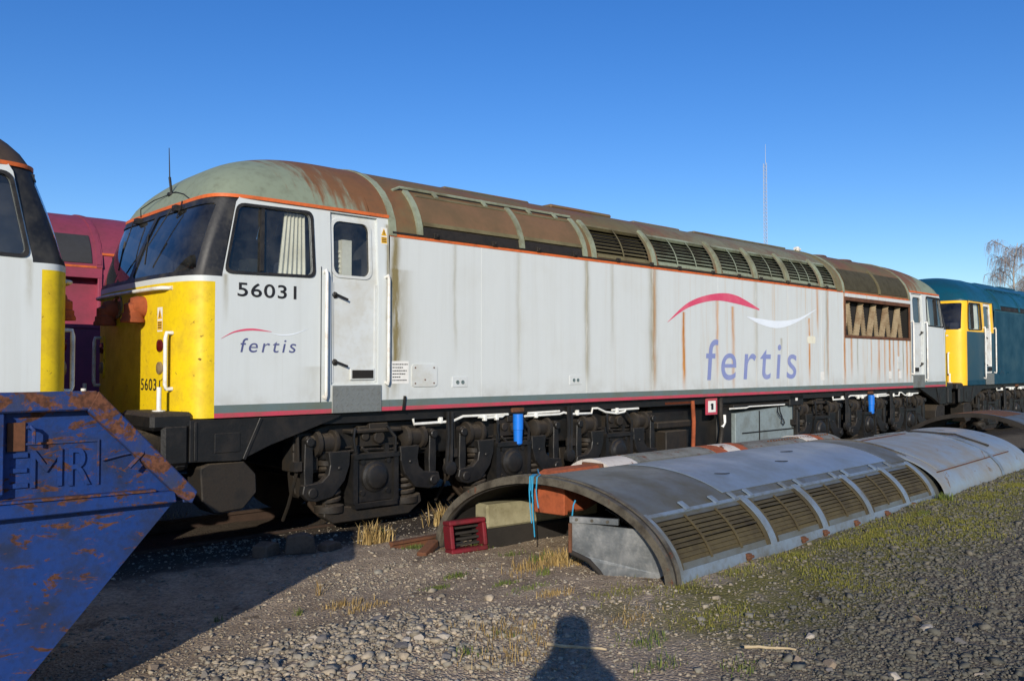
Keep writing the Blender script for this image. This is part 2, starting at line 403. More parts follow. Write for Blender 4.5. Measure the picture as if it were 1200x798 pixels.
K['galv'] = paint('worn_grey_sheet', srgb(104, 108, 110), srgb(176, 174, 170), .5, .42, .5, scale=2.6, bump=.5, dent=.5)
# other liveries
BLUE = srgb(7, 60, 80)
K['blue'] = paint('rail_blue_paint', BLUE, srgb(20, 50, 60), .3, .45, scale=1.5, bump=.05, spec=.3)
K['teal'] = paint('teal_roof_paint', srgb(14, 76, 94), srgb(20, 58, 70), .5, .4, scale=1.5, bump=.05)
K['yellow2'] = paint('bright_yellow_paint', srgb(246, 190, 40), srgb(200, 150, 50), .25, .4, scale=1.5, bump=.05)
def two_tone():
    t = NT('yellow_over_blue_cab_paint'); x, y, z = t.sep(t.coord())
    n = t.noise(2, 5, .6, t.coord())
    up = t.math('GREATER_THAN', z, 2.47)
    front = t.math('LESS_THAN', x, 0.03)
    k = t.math('MULTIPLY', t.math('MAXIMUM', up, front), t.math('LESS_THAN', x, 2.0))
    c = t.mix(k, BLUE, srgb(246, 190, 40)); c = t.mix(t.math('MULTIPLY', t.step(n, .45, .75), .2), c, srgb(90, 90, 70))
    t.bsdf(c, .4, 0, None, .5); return t.m
K['bluecab'] = two_tone()
K['maroon'] = paint('faded_maroon_paint', srgb(156, 66, 86), srgb(118, 58, 70), .65, .5, scale=1.6, bump=.08)
K['maroonroof'] = paint('maroon_roof_paint', srgb(138, 60, 78), srgb(98, 50, 58), .65, .55, scale=1.8)
K['roofbrown'] = paint('dark_brown_roof', srgb(78, 64, 52), srgb(48, 42, 36), .6, .7, scale=2)
K['maroondark'] = paint('dark_roof_panel', srgb(58, 58, 58), srgb(36, 34, 34), .4, .6)

# ------------------------------------------------------------------ ground
def smooth(v, a, b):
    t = max(0.0, min(1.0, (v - a) / (b - a))); return t * t * (3 - 2 * t)
def gh(x, y):
    z = -.12 - .10 * smooth(y, -4.2, -1.2) + .0 * smooth(y, -.7, .2) - .12 * smooth(y, .75, .95)
    d = math.hypot(x - 3, y + 3)
    k = 1 - smooth(d, 14, 30)
    if k > 0:
        z += k * (.035 * noise.noise((x * .9, y * .9, 1.3)) + .016 * noise.noise((x * 3.1, y * 3.1, 4.2)) + .007 * noise.noise((x * 9, y * 9, 7.7)))
        z += .15 * math.exp(-((x + .55) / 1.15) ** 2 - ((y + 3.75) / .62) ** 2) + .10 * math.exp(-((x + 1.5) / .7) ** 2 - ((y + 4.3) / .6) ** 2)
        z -= .05 * math.exp(-((x - .6) / .5) ** 2 - ((y + 3.3) / .3) ** 2)
    return z
def axis_vals(lo, hi, step, far):
    a = list(np.arange(lo, hi + 1e-6, step)); s = step; v = hi; up = []
    while v < far: s *= 1.35; v += s; up.append(v)
    s = step; v = lo; dn = []
    while v > -far: s *= 1.35; v -= s; dn.append(v)
    return dn[::-1] + a + up
def ground_mat():
    t = NT('gravel_ground'); co = t.coord(); x, y, z = t.sep(co)
    n0 = t.noise(.55, 6, .6, co); n1 = t.noise(3.0, 7, .65, co); n2 = t.noise(22, 6, .7, co)
    vo = t.n('ShaderNodeTexVoronoi'); vo.inputs['Scale'].default_value = 48; t.t.links.new(co, vo.inputs['Vector'])
    c = t.mix(t.step(n1, .35, .7), srgb(178, 160, 138), srgb(150, 132, 112))
    c = t.mix(t.step(n2, .3, .75, 0, .5), c, srgb(100, 88, 76))
    vg = t.sep(vo.outputs['Color'])[0]; c = t.mix(.45, c, t.mix(vg, (.25, .25, .25, 1), (.75, .73, .7, 1)), 'OVERLAY')
    # ground tone darkens towards the open yard
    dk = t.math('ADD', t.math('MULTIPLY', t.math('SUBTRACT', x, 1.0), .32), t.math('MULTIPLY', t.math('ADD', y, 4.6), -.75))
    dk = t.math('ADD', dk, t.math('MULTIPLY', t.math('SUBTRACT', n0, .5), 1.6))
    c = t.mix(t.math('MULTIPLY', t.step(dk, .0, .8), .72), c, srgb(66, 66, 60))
    # moss and thin grass beside the roof sections
    line = t.math('ABSOLUTE', t.math('SUBTRACT', t.math('ADD', y, 4.45), t.math('MULTIPLY', t.math('SUBTRACT', x, 3.0), .06)))
    ms = t.math('ADD', t.step(line, .2, 1.3, 1, 0), t.math('MULTIPLY', t.math('SUBTRACT', n1, .5), 3.0))
    ms = t.math('MULTIPLY', t.step(ms, .35, 1.1), t.step(x, .6, 1.6))
    c = t.mix(t.math('MULTIPLY', ms, .85), c, t.mix(n2, srgb(92, 98, 38), srgb(134, 120, 62)))
    track_shade = t.math('MULTIPLY', t.step(t.math('ADD', y, t.math('MULTIPLY', t.math('SUBTRACT', n1, .5), .8)), -.75, -.15), .85); c = t.mix(track_shade, c, srgb(46, 40, 35))  # strip along the track painted darker to deepen the shade there
    earth = t.step(t.noise(1.7, 6, .7, co, .5), .60, .68)
    c = t.mix(t.math('MULTIPLY', earth, .6), c, srgb(58, 46, 36))
    t.bsdf(c, .95, 0, t.bump(t.math('ADD', vo.outputs['Distance'], n2), .7, .03), .2); return t.m
gx = axis_vals(-5, 14, .11, 1500); gy = axis_vals(-8.5, .3, .11, 1500)
mb = MB(); mb.grid(lambda u, v: (u, v, gh(u, v)), gx, gy)
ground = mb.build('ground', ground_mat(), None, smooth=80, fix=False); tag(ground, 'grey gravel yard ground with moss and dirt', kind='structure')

# track under the locomotives, and the one behind
YC = 1.395; RAIL = -.20
def track(yc, x0, x1):
    tr = obj('railway_track', None, None, (0, yc, RAIL)); tag(tr, kind='structure')
    for s in (-1, 1):
        m = MB(); yy = s * .7525
        prof = [(-.07, -.159), (.07, -.159), (.07, -.148), (.012, -.13), (.012, -.045), (.034, -.03), (.034, -.004), (.03, 0), (-.03, 0), (-.034, -.004), (-.034, -.03), (-.012, -.045), (-.012, -.13), (-.07, -.148)]
        n = len(prof); vs = [(x, yy + p[0], p[1]) for x in (x0, x1) for p in prof]
        m.add(vs, [(i, (i + 1) % n, n + (i + 1) % n, n + i) for i in range(n)] + [tuple(range(n))[::-1], tuple(range(n, 2 * n))])
        m.build('rail', K['track'], tr)
    sm = MB(); sm.box((-.125, -1.3, -.29), (.125, 1.3, -.161)); first = sm.build('sleeper', K['under2'], tr, bevel=.012)
    x = x0 + .4; first.location.x = x
    while x < min(x1, 26) - .8:
        x += .7; c = copy_part(first, tr); c.location.x = x
    return tr
track(YC, -26, 44)
YM = 5.65 + YC
track(YM, -24, 22)

# ------------------------------------------------------------------ locomotive
L = 18.3; W = 1.395; ZB = 1.1; ZC = 3.07; RISE = .95; ZD = 3.29; XD = 1.8; XE = 2.05; ZW = 2.47
def roof_pt(x, th, off=0.0):
    """th 0 at the near cantrail, pi at the far one"""
    n = Vector((0, -math.cos(th) / W, math.sin(th) / RISE)).normalized()
    return Vector((x, -W * math.cos(th), ZC + RISE * math.sin(th))) + n * off
def th_of(z): return math.asin((z - ZC) / RISE)
RB = math.sqrt(1 - ((ZD - ZC) / RISE) ** 2)          # contour radius at the foot of the dome
def dome_pt(r, ph, off=0.0):
    p = 2.4 + 7.0 * (r / RB) ** 5
    c = abs(math.cos(ph)) ** (2 / p); s = abs(math.sin(ph)) ** (2 / p) * (1 if ph > 0 else -1)
    return Vector((XD - 1.82 * (r * c) ** .769, W * r * s, ZC + RISE * math.sqrt(max(0, 1 - r * r)) + off))
def nose_xy(ph, grow=0.0):
    c = abs(math.cos(ph)) ** (2 / 3); s = abs(math.sin(ph)) ** (2 / 3) * (1 if ph > 0 else -1)
    return (.02 - (.33 + grow) * c, (W + grow) * s)
def nose_x(y, grow=0.0):
    """front face x at a given y"""
    return .02 - (.33 + grow) * (max(0, 1 - (abs(y) / (W + grow)) ** 3)) ** (1 / 3)
def side_y(z): return W if z <= 2.5 else W - (W - W * RB) * (z - 2.5) / (ZD - 2.5)

loco = thing('diesel_locomotive', 'long white diesel locomotive numbered 56031 with yellow nose and rust streaks', 'locomotive', (0, YC, 0), 0, 'locomotives standing in the yard')
loco['kind'] = 'thing'; del loco['kind']
CAB = []          # parts of one cab end, copied round for the other
def cab_part(o): CAB.append(o); return o

# -- nose below the windscreens
PH = [R(-90 + 180 * i / 72) for i in range(73)]
# even out the samples along y so that the corners get enough points
PH = sorted(set([round(math.copysign(math.asin(min(1, abs(t)) ** 1.5), t), 6) for t in [-1 + 2 * i / 90 for i in range(91)]] + [R(a) for a in (-88, -85, -80, 80, 85, 88)]))
m = MB()
m.grid(lambda p, z: (*nose_xy(p), z), PH, [ZB, 1.5, 2.0, 2.415])
m.grid(lambda p, z: (*nose_xy(p), z), PH, [2.415, 2.44, ZW], mi=1)
m.grid(lambda p, k: (nose_xy(p)[0] + k * .5 * math.cos(p), nose_xy(p)[1] * (1 - .1 * k), ZB), PH, [0, 1], mi=0)
nose = cab_part(m.build('nose', [K['yellow'], K['cabwhite']], loco, smooth=50, weld=True))
# -- windscreen band: black frame with two panes
low = [(.09, -W)] + [nose_xy(p) for p in PH] + [(.09, W)]
TH = [dome_pt(RB, math.copysign(abs(t) , t)) for t in [0]]
def dome_edge(xmax, n):
    a = 0.0; b = R(90)
    for _ in range(40):
        c = (a + b) / 2
        if dome_pt(RB, c).x < xmax: a = c
        else: b = c
    # uniform in y along the dome foot
    ym = dome_pt(RB, a).y; out = []
    for i in range(n):
        yt = -ym + 2 * ym * i / (n - 1); lo_, hi_ = 0.0, a
        for _ in range(30):
            c = (lo_ + hi_) / 2
            if dome_pt(RB, c).y < abs(yt): lo_ = c
            else: hi_ = c
        q = dome_pt(RB, lo_); out.append((q.x, math.copysign(q.y, yt)))
    return out
NB = 181
upper = dome_edge(.28, NB)
def low_at(i):
    y = -W + 2 * W * i / (NB - 1)
    return (nose_x(y * .9999) if 0 < i < NB - 1 else .09, y)
lowl = [low_at(i) for i in range(NB)]
def band(i, v, off=0.0):
    a = lowl[int(i)]; b = upper[int(i)]
    bul = .03 * math.sin(math.pi * v)
    return (a[0] + (b[0] - a[0]) * v - bul * .6 + off, a[1] + (b[1] - a[1]) * v, ZW + (ZD - ZW) * v)
NV = 56
def in_pane(i, v, g=0.0):
    y = abs((i + .0) / (NB - 1) * 2 - 1) * W; z = v * (ZD - ZW)
    x0, x1, z0, z1, r = .04 - g, 1.325 + g, .05 - g, .735 + g, .06
    if not (x0 < y < x1 and z0 < z < z1): return False
    dx = max(x0 + r - y, y - (x1 - r), 0); dz = max(z0 + r - z, z - (z1 - r), 0)
    return dx * dx + dz * dz < r * r
us = list(range(NB)); vv = [j / NV for j in range(NV + 1)]
m = MB(); m.grid(lambda i, v: band(i, v), us, vv, lambda i, v: not in_pane(i, v))
cab_part(m.build('windscreen_surround', K['black'], loco, smooth=50, weld=True))
for sgn in (-1, 1):
    m = MB(); m.grid(lambda i, v: band(i, v, .012), us, vv, lambda i, v: in_pane(i, v, .02) and ((i - (NB - 1) / 2) * sgn > 0))
    ws = cab_part(m.build('windscreen', K['glass'], loco, smooth=60, weld=True))
    m = MB(); y0 = .55 * sgn
    b0 = Vector((-.02, y0, 3.24)); b1 = Vector((-.265, y0 - .20 * sgn, 2.80))
    m.tube([b0, b0 + Vector((-.06, 0, -.02)), b1], .006); m.bar(b1 + Vector((.03, .0, .16)), b1 + Vector((-.02, .04 * sgn, -.16)), .008, .016)
    m.box((-.06, y0 - .05, 3.2), (.0, y0 + .05, 3.26))
    cab_part(m.build('wiper', K['rubber'], ws))
# -- cab sides with window and door openings, both hands
WIN = rpoly([(.135, 2.53), (1.08, 2.55), (1.06, 3.20), (.27, 3.19)], .075)
DOOR = [(1.30, 1.40), (1.90, 1.40), (1.90, 2.5), (1.90, 3.25), (1.30, 3.25), (1.30, 2.5)]
DWIN = rrect(1.335, 2.57, 1.815, 3.18, .09)
SIDE = [(.02, ZB), (XE, ZB), (XE, 2.5), (XE, ZD), (.285, ZD), (.24, 3.22), (.092, 2.5), (.09, ZW), (.02, ZW)]
def sd(s, off=0.0): return lambda p: (p[0], s * (side_y(p[1]) + off), p[1])
def ring(m, inner, grow, s, off0, off1, mi=0):
    """raised frame around a loop"""
    a = inner; b = scale_loop(inner, grow); n = len(a); f0 = sd(s, off0); f1 = sd(s, off1)
    vs = [f0(p) for p in a] + [f1(p) for p in a] + [f1(p) for p in b] + [f0(p) for p in b]; fs = []
    for i in range(n):
        j = (i + 1) % n
        for k in range(3): fs.append((k * n + i, k * n + j, (k + 1) * n + j, (k + 1) * n + i))
    m.add(vs, fs, mi)
for s in (-1, 1):
    m = MB(); m.sheet([SIDE, WIN, DOOR], sd(s))
    # reveals of the two openings
    for l, dp in ((WIN, .04), (DOOR, .06)):
        n = len(l); f0 = sd(s); f1 = sd(s, -dp); m.add([f0(p) for p in l] + [f1(p) for p in l], [(i, (i + 1) % n, n + (i + 1) % n, n + i) for i in range(n)])
    cab_part(m.build('cab_side', K['cabwhite'], loco))
    m = MB(); ring(m, WIN, .028, s, -.03, .014)
    m.bar((.50, s * (side_y(2.55) + .0), 2.55), (.52, s * (side_y(3.18) + .0), 3.18), .035, .035, up=(0, 1, 0))
    f = cab_part(m.build('side_window', K['rubber'], loco, smooth=40))
    m = MB(); m.sheet([scale_loop(WIN, .01)], sd(s, -.02)); cab_part(m.build('pane', K['glass'], f))
    # door leaf
    m = MB(); m.sheet([DOOR, DWIN], sd(s, -.035)); n = len(DWIN)
    f0 = sd(s, -.035); f1 = sd(s, -.065); m.add([f0(p) for p in DWIN] + [f1(p) for p in DWIN], [(i, (i + 1) % n, n + (i + 1) % n, n + i) for i in range(n)])
    ring(m, scale_loop(DWIN, -.012), .03, s, -.045, -.022)
    for xx in (1.325, 1.88): m.bar((xx, s * (W - .030), 1.42), (xx, s * (W - .030), 2.5), .03, .012, up=(0, 1, 0))
    d = cab_part(m.build('cab_door', K['door'], loco))
    m = MB(); m.sheet([DWIN], sd(s, -.05)); cab_part(m.build('door_window', K['glass'], d))
    for zz in (2.36, 1.64):
        m = MB(); m.lathe((1.36, s * (W - .036), zz), (0, s, 0), [(0, .038), (.018, .034), (.03, .014)], 12)
        m.bar((1.34, s * (W + .0), zz + .012), (1.50, s * (W + .006), zz - .045), .03, .022)
        cab_part(m.build('door_handle', K['under'], d, bevel=.004))
    m = MB(); m.box((1.545, s * (W - .034), 1.445), (1.865, s * (W - .012), 1.575)); cab_part(m.build('vent_frame', K['door'], d, bevel=.008))
    m = MB(); m.box((1.57, s * (W - .02), 1.465), (1.84, s * (W - .006), 1.555)); cab_part(m.build('kick_vent', K['void'], d))
    # tread plate under the door, with a raised pattern
    m = MB(); y0, y1 = sorted((s * (W + .008), s * (W + .02))); m.box((1.315, y0, ZB), (1.93, y1, 1.39))
    for a in range(9):
        for b in range(5):
            cx = 1.36 + a * .066; cz = 1.13 + b * .055
            m.bar((cx - .014, s * (W + .02), cz - .014 * (1 if (a + b) % 2 else -1)), (cx + .014, s * (W + .02), cz + .014 * (1 if (a + b) % 2 else -1)), .008, .008)
    cab_part(m.build('step_plate', K['tread'], loco))
    # handrails each side of the door
    for xx, z0, z1, gap in ((1.215, 1.25, 2.62, .05), (2.0, 1.39, 2.62, .055)):
        m = MB(); yo = s * (W + gap)
        m.tube([(xx, s * (W - .01), z1 - .03), (xx, yo * .995, z1 - .01), (xx, yo, z1 - .05), (xx, yo, z0 + .05), (xx, yo * .995, z0 + .01), (xx, s * (W - .01), z0 + .03)], .018, 8)
        cab_part(m.build('handrail', K['rail'], loco, smooth=60))
    m = MB(); m.box((1.17, *sorted((s * (W + .003), s * (W + .008)))[:1], 1.22), (1.175, sorted((s * (W + .003), s * (W + .008)))[1], 2.65))
    cab_part(m.build('panel_seam', K['rubber'], loco))
    # stripes along the foot
    for nm, z0, z1, mt, pr in (('grey_stripe', 1.145, 1.222, 'grey', .003), ('red_stripe', ZB, 1.145, 'red', .003)):
        for xa, xb in ((.02, 1.31), (1.935, XE)):
            m = MB(); y0, y1 = sorted((s * (W - .01), s * (W + pr))); m.box((xa, y0, z0), (xb, y1, z1)); cab_part(m.build(nm, K[mt], loco))
    # cab furniture seen through the glass
    m = MB(); prev = None; pts = []
    for i in range(19):
        xx = .80 + .24 * i / 18; dep = .075 + .014 * math.sin(i * 2.1)
        pts.append((xx, dep))
    m.grid(lambda i, v: (pts[int(i)][0] + .10 * (1 - v) * (pts[int(i)][0] - 1.04) / .24, s * (side_y(2.4 + v * .8) - pts[int(i)][1]), 2.45 + v * .74), list(range(19)), [0, .25, .5, .75, 1])
    cab_part(m.build('curtain', K['curtain'], loco, smooth=60))
    m = MB(); m.box((1.5, *sorted((s * .95, s * 1.28))[:1], 2.3), (1.62, sorted((s * .95, s * 1.28))[1], 2.98))
    for k in range(9): m.box((1.485, *sorted((s * 1.0, s * 1.24))[:1], 2.4 + k * .055), (1.5, sorted((s * 1.0, s * 1.24))[1], 2.43 + k * .055))
    cab_part(m.build('cab_heater', K['curtain'], loco))
    if s > 0:
        m = MB(); m.box((.05, s * (W - .16), 2.4), (1.92, s * (W - .15), 3.24)); cab_part(m.build('light_blocker', K['seat'], loco))  # added dark sheet, stops sky showing through the cab windows
    m = MB(); m.box((.62, *sorted((s * .5, s * .98))[:1], 1.9), (1.1, sorted((s * .5, s * .98))[1], 2.02)); m.box((1.02, *sorted((s * .5, s * .98))[:1], 2.0), (1.12, sorted((s * .5, s * .98))[1], 2.75))
    cab_part(m.build('driver_seat', K['seat'], loco, bevel=.04))
m = MB(); m.box((.12, -1.2, 1.3), (XE - .05, 1.2, 1.36)); m.box((XE - .1, -W + .06, 1.3), (XE - .04, W - .06, 3.3)); m.box((.0, -1.1, 1.36), (.36, 1.1, 2.42)); m.box((.0, -1.12, 2.42), (.42, 1.12, 2.46))
cab_part(m.build('cab_interior', K['cabin'], loco))
# -- dome roof and its orange foot
rs = [RB * k / 22 for k in range(22, 0, -1)]; phs = [R(-90 + 180 * i / 80) for i in range(81)]
phs = [math.copysign(R(90) * (abs(p) / R(90)) ** .8, p) for p in phs]
m = MB(); m.grid(lambda r, p: dome_pt(r, p), rs, phs)
apex = Vector((XD, 0, ZC + RISE)); i0 = len(m.v)
m.add([dome_pt(rs[-1], p) for p in phs] + [apex], [(i, i + 1, len(phs)) for i in range(len(phs) - 1)])
tz = th_of(ZD); ths = [tz + (math.pi - 2 * tz) * i / 40 for i in range(41)]
m.grid(lambda x, t: roof_pt(x, t), [XD, XE], ths)
cab_part(m.build('cab_roof', K['roofcab'], loco, smooth=60, weld=True))
edge = [(XE, -W * RB - .004, ZD)] + [(q.x, q.y * 1.004, ZD) for q in (dome_pt(RB * 1.002, p) for p in phs)] + [(XE, W * RB + .004, ZD)]
m = MB()
vs = []; n = len(edge)
for (x, y, z) in edge:
    q = Vector((x - XD, y, 0)); q = Vector((min(0, x - .6), y, 0)).normalized() * .014 if x < .6 else Vector((0, math.copysign(.014, y), 0))
    vs += [(x, y, z - .022), (x + q.x, y + q.y, z - .022), (x + q.x, y + q.y, z + .012), (x, y, z + .012)]
m.add(vs, [(k * 4 + i, k * 4 + (i + 1) % 4, (k + 1) * 4 + (i + 1) % 4, (k + 1) * 4 + i) for k in range(n - 1) for i in range(4)])
cab_part(m.build('gutter_stripe', K['orange'], loco, smooth=40))
m = MB(); m.tube([(.12, -.02, 3.5), (.10, -.02, 3.66)], .014); m.tube([(.10, -.02, 3.66), (.09, -.02, 3.98)], .007, r2=.004); m.lathe((.12, -.02, 3.46), (0, 0, 1), [(0, .05), (.03, .04)], 10)
cab_part(m.build('aerial', K['rubber'], loco))
for pts in ([(.02, -.75, 3.31), (.06, -.5, 3.40), (.10, -.2, 3.47), (.12, -.02, 3.49)], [(-.0, .55, 3.28), (-.02, .5, 3.36), (.05, .3, 3.44), (.12, -.02, 3.48)], [(.0, -.62, 3.30), (-.04, -.66, 3.2), (-.05, -.6, 3.12)]):
    m = MB(); m.tube(pts, .006, 5); cab_part(m.build('loose_wire', K['rubber'], loco))
# -- fittings on the nose
m = MB(); zr = 2.36; m.tube([(nose_x(y) - (.055 if abs(y) < .99 else .0), y, zr) for y in [-1.05, -1.0] + [-.95 + .095 * i for i in range(21)] + [1.0, 1.05]], .02, 8)
cab_part(m.build('nose_rail', K['rail'], loco, smooth=60))
for s in (-1, 1):
    yl = s * .86
    # lamp cluster: oval plate with red tail lamp above a clear marker lamp
    def onnose(y, z, off): return (nose_x(y) - off, y, z)
    loop = [(yl + .068 * math.cos(2 * math.pi * i / 28), 1.70 + (.155 * math.copysign(1, math.sin(2 * math.pi * i / 28)) if abs(math.sin(2 * math.pi * i / 28)) > 1e-6 else 0) + .085 * math.sin(2 * math.pi * i / 28)) for i in range(28)]
    m = MB(); n = len(loop); m.add([onnose(y, z, .0) for y, z in loop] + [onnose(y, z, .014) for y, z in loop], [tuple(range(n, 2 * n))] + [(i, (i + 1) % n, n + (i + 1) % n, n + i) for i in range(n)])
    cl = cab_part(m.build('lamp_cluster', K['yellow'], loco))
    for zz, mt, nm in ((1.80, 'lamp_r', 'tail_lamp'), (1.58, 'lamp_c', 'marker_lamp')):
        m = MB(); m.lathe(onnose(yl, zz, .012), (-1, 0, 0), [(0, .064), (.02, .06), (.02, .052), (.028, .03), (.032, .004)], 18)
        lo_ = cab_part(m.build(nm, K[mt], cl, smooth=40))
    m = MB(); yh = s * 1.06; xo = nose_x(yh) - .06
    m.tube([(nose_x(yh), yh, 1.92), (xo, yh, 1.92), (xo - .01, yh, 1.87), (xo - .01, yh, 1.42), (xo, yh, 1.38), (nose_x(yh), yh, 1.38)], .02, 8)
    cab_part(m.build('nose_handrail', K['rail'], loco, smooth=60))
    m = MB(); m.cyl((-.40, s * 1.12, 1.18), (-.40, s * 1.12, 1.40), .022, n=10); m.lathe((-.40, s * 1.12, 1.17), (0, 0, 1), [(0, .06), (.012, .06)], 12); cab_part(m.build('lamp_bracket', K['rail'], loco))
    # orange jumper receptacles
    m = MB(); yj = s * .42
    m.lathe((-.27, yj, 2.2), (-1, 0, 0), [(0, .11), (.10, .11), (.16, .09), (.17, .04)], 16)
    m.lathe((-.41, yj, 2.24), (0, 0, -1), [(0, .05), (.02, .085), (.10, .085), (.11, .10), (.15, .10), (.17, .115), (.20, .115), (.205, .02)], 16)
    cab_part(m.build('jumper_socket', K['rusty'], loco, smooth=40))
    # buffer beam ends, buffers, side valance
    m = MB(); m.box((-.56, *sorted((s * .55, s * 1.36))[:1], 1.0), (-.16, sorted((s * .55, s * 1.36))[1], 1.165)); m.box((-.34, *sorted((s * .50, s * 1.34))[:1], .62), (-.2, sorted((s * .50, s * 1.34))[1], 1.0))
    m.box((-.46, *sorted((s * 1.30, s * 1.37))[:1], .66), (-.2, sorted((s * 1.30, s * 1.37))[1], 1.06))
    cab_part(m.build('buffer_shroud', K['under'], loco, bevel=.035))
    m = MB(); m.lathe((-.3, s * .87, .86), (-1, 0, 0), [(0, .16), (.06, .16), (.06, .135), (.24, .135), (.24, .10), (.38, .10), (.39, .24), (.41, .25), (.435, .235), (.44, .05)], 24)
    cab_part(m.build('buffer', K['under2'], loco, smooth=35))
    m = MB(); a, b = sorted((s * 1.28, s * 1.365)); m.prism([(-.2, ZB - .012), (-.2, .69), (.30, .67), (.62, .80), (1.42, ZB - .05), (1.46, ZB - .012)], a, b)
    m.box((-.16, *sorted((s * 1.365, s * 1.378))[:1], .70), (-.13, sorted((s * 1.365, s * 1.378))[1], 1.07)); m.bar((.34, s * 1.37, .68), (.52, s * 1.37, 1.08), .02, .035)
    m.box((.04, *sorted((s * 1.365, s * 1.374))[:1], .76), (.3, sorted((s * 1.365, s * 1.374))[1], .95))
    cab_part(m.build('valance', K['under'], loco, bevel=.008))
    m = MB(); a, b = sorted((s * 1.0, s * 1.33)); m.prism([(-.08, .62), (-.06, .30), (.06, .17), (.36, .19), (.50, .34), (.49, .52), (.36, .66), (.0, .66)], a, b); m.bar((.1, s * 1.1, .62), (.2, s * 1.1, 1.08), .1, .1)
    cab_part(m.build('sandbox', K['under2'], loco, bevel=.012))
m = MB(); m.lathe((nose_x(.35) + .01, .3, 2.24), (-1, 0, 0), [(0, .13), (.03, .13), (.03, .11), (.012, .09), (.012, .005)], 20); cab_part(m.build('headlight', [K['lamp_c']], loco, smooth=40))
m = MB(); m.box((-.30, -1.3, .62), (-.18, 1.3, 1.0)); cab_part(m.build('buffer_beam', K['under'], loco, bevel=.02))
m = MB(); m.box((-.44, -.05, .78), (-.28, .05, .92)); m.tube([(-.44, 0, .86), (-.52, 0, .90), (-.58, 0, .84), (-.55, 0, .77), (-.47, 0, .78)], .035, 8)
cab_part(m.build('coupling_hook', K['under2'], loco, smooth=50))
for yy in (-.38, .38, -.62, .62):
    m = MB(); m.tube([(-.30, yy, .84), (-.42, yy, .84), (-.47, yy, .74), (-.45, yy, .45), (-.40, yy * .8, .36)], .026, 8); cab_part(m.build('brake_hose', K['rubber'], loco, smooth=60))
# other end of the locomotive: the same cab turned round
top_level = [o for o in CAB if o.parent == loco]
for o in top_level:
    if o.name.startswith('aerial') or o.name.startswith('cab_heater'): continue
    c = copy_part(o, loco); c.location = (L, 0, 0); c.rotation_euler = (0, 0, math.pi)
    for g in [q for q in CAB if q.parent == o]: copy_part(g, c)

# -- main body sides
GX0, GX1, GZ0, GZ1 = 13.07, 16.22, 2.19, 2.96
for s in (-1, 1):
    m = MB(); f = lambda p: (p[0], s * W, p[1])
    xs = [XE, 4, 6, 8, 10, 12, GX0, GX1, L - XE]; zs = [ZB, 1.6, GZ0, GZ1, ZC]
    m.grid(lambda x, z: (x, s * W, z), xs, zs, lambda x, z: not (GX0 < x < GX1 and GZ0 < z < GZ1))
    m.add([(x, s * (W if i else W - .3), ZB) for i in (0, 1) for x in (0.1, L - .1)], [(0, 1, 3, 2)])
    m.build('body_side', K['white'], loco, weld=True)
    for nm, z0, z1, mt, pr in (('grey_stripe', 1.145, 1.222, 'grey', .003), ('red_stripe', ZB, 1.145, 'red', .003), ('cantrail_stripe', ZC - .008, ZC + .022, 'orange', .006)):
        m = MB(); y0, y1 = sorted((s * (W - .01), s * (W + pr))); m.box((XE + .002, y0, z0), (L - XE - .002, y1, z1)); m.build(nm, K[mt], loco)
    # radiator grille
    m = MB(); y0, y1 = sorted((s * (W - .19), s * (W - .17))); m.box((GX0, y0, GZ0), (GX1, y1, GZ1))
    for (a, b) in (((GX0, GZ0), (GX1, GZ0)), ((GX1, GZ0), (GX1, GZ1)), ((GX1, GZ1), (GX0, GZ1)), ((GX0, GZ1), (GX0, GZ0))):
        m.add([(a[0], s * W, a[1]), (b[0], s * W, b[1]), (b[0], s * (W - .2), b[1]), (a[0], s * (W - .2), a[1])], [(0, 1, 2, 3)])
    back = m.build('radiator_grille', K['void'], loco)
    m = MB(); ys = sorted((s * (W - .02), s * (W + .012)))
    m.box((GX0 - .03, ys[0], GZ0 - .035), (GX1 + .03, ys[1], GZ0 + .025)); m.box((GX0 - .03, ys[0], GZ1 - .05), (GX1 + .03, ys[1], GZ1 + .03))
    m.box((GX0 - .03, ys[0], GZ0 + .025), (GX0 + .03, ys[1], GZ1 - .05)); m.box((GX1 - .03, ys[0], GZ0 + .025), (GX1 + .03, ys[1], GZ1 - .05))
    m.build('grille_frame', K['rustdark'], back, bevel=.006)
    if s < 0:
        # folded mesh panels standing in zigzag
        n = 5; wv = (GX1 - GX0 - .10) / n
        for k in range(n):
            xa = GX0 + .04 + k * wv; bw = .10
            for q, (xb, xt) in enumerate(((xa, xa + .38 * wv), (xa + .74 * wv, xa + .50 * wv))):
                sm = MB(); y0 = -(W - .10 - .03 * q); sk = .03 if q == 0 else .012
                A = [Vector((xb, y0 + sk, GZ0 + .03)), Vector((xb + bw, y0 - sk, GZ0 + .03)), Vector((xt + bw, y0 - sk, GZ1 - .055)), Vector((xt, y0 + sk, GZ1 - .055))]
                sm.add(A + [p + Vector((0, .02, 0)) for p in A], [(0, 1, 2, 3), (7, 6, 5, 4), (0, 4, 5, 1), (1, 5, 6, 2), (2, 6, 7, 3), (3, 7, 4, 0)])
                for j in range(12):
                    t = (j + .5) / 12; a = A[0].lerp(A[3], t); b = A[1].lerp(A[2], t); sm.bar(a + Vector((0, -.004, 0)), b + Vector((0, -.004, 0)), .012, .022)
                sm.build('mesh_slat', K['radiator'], back)
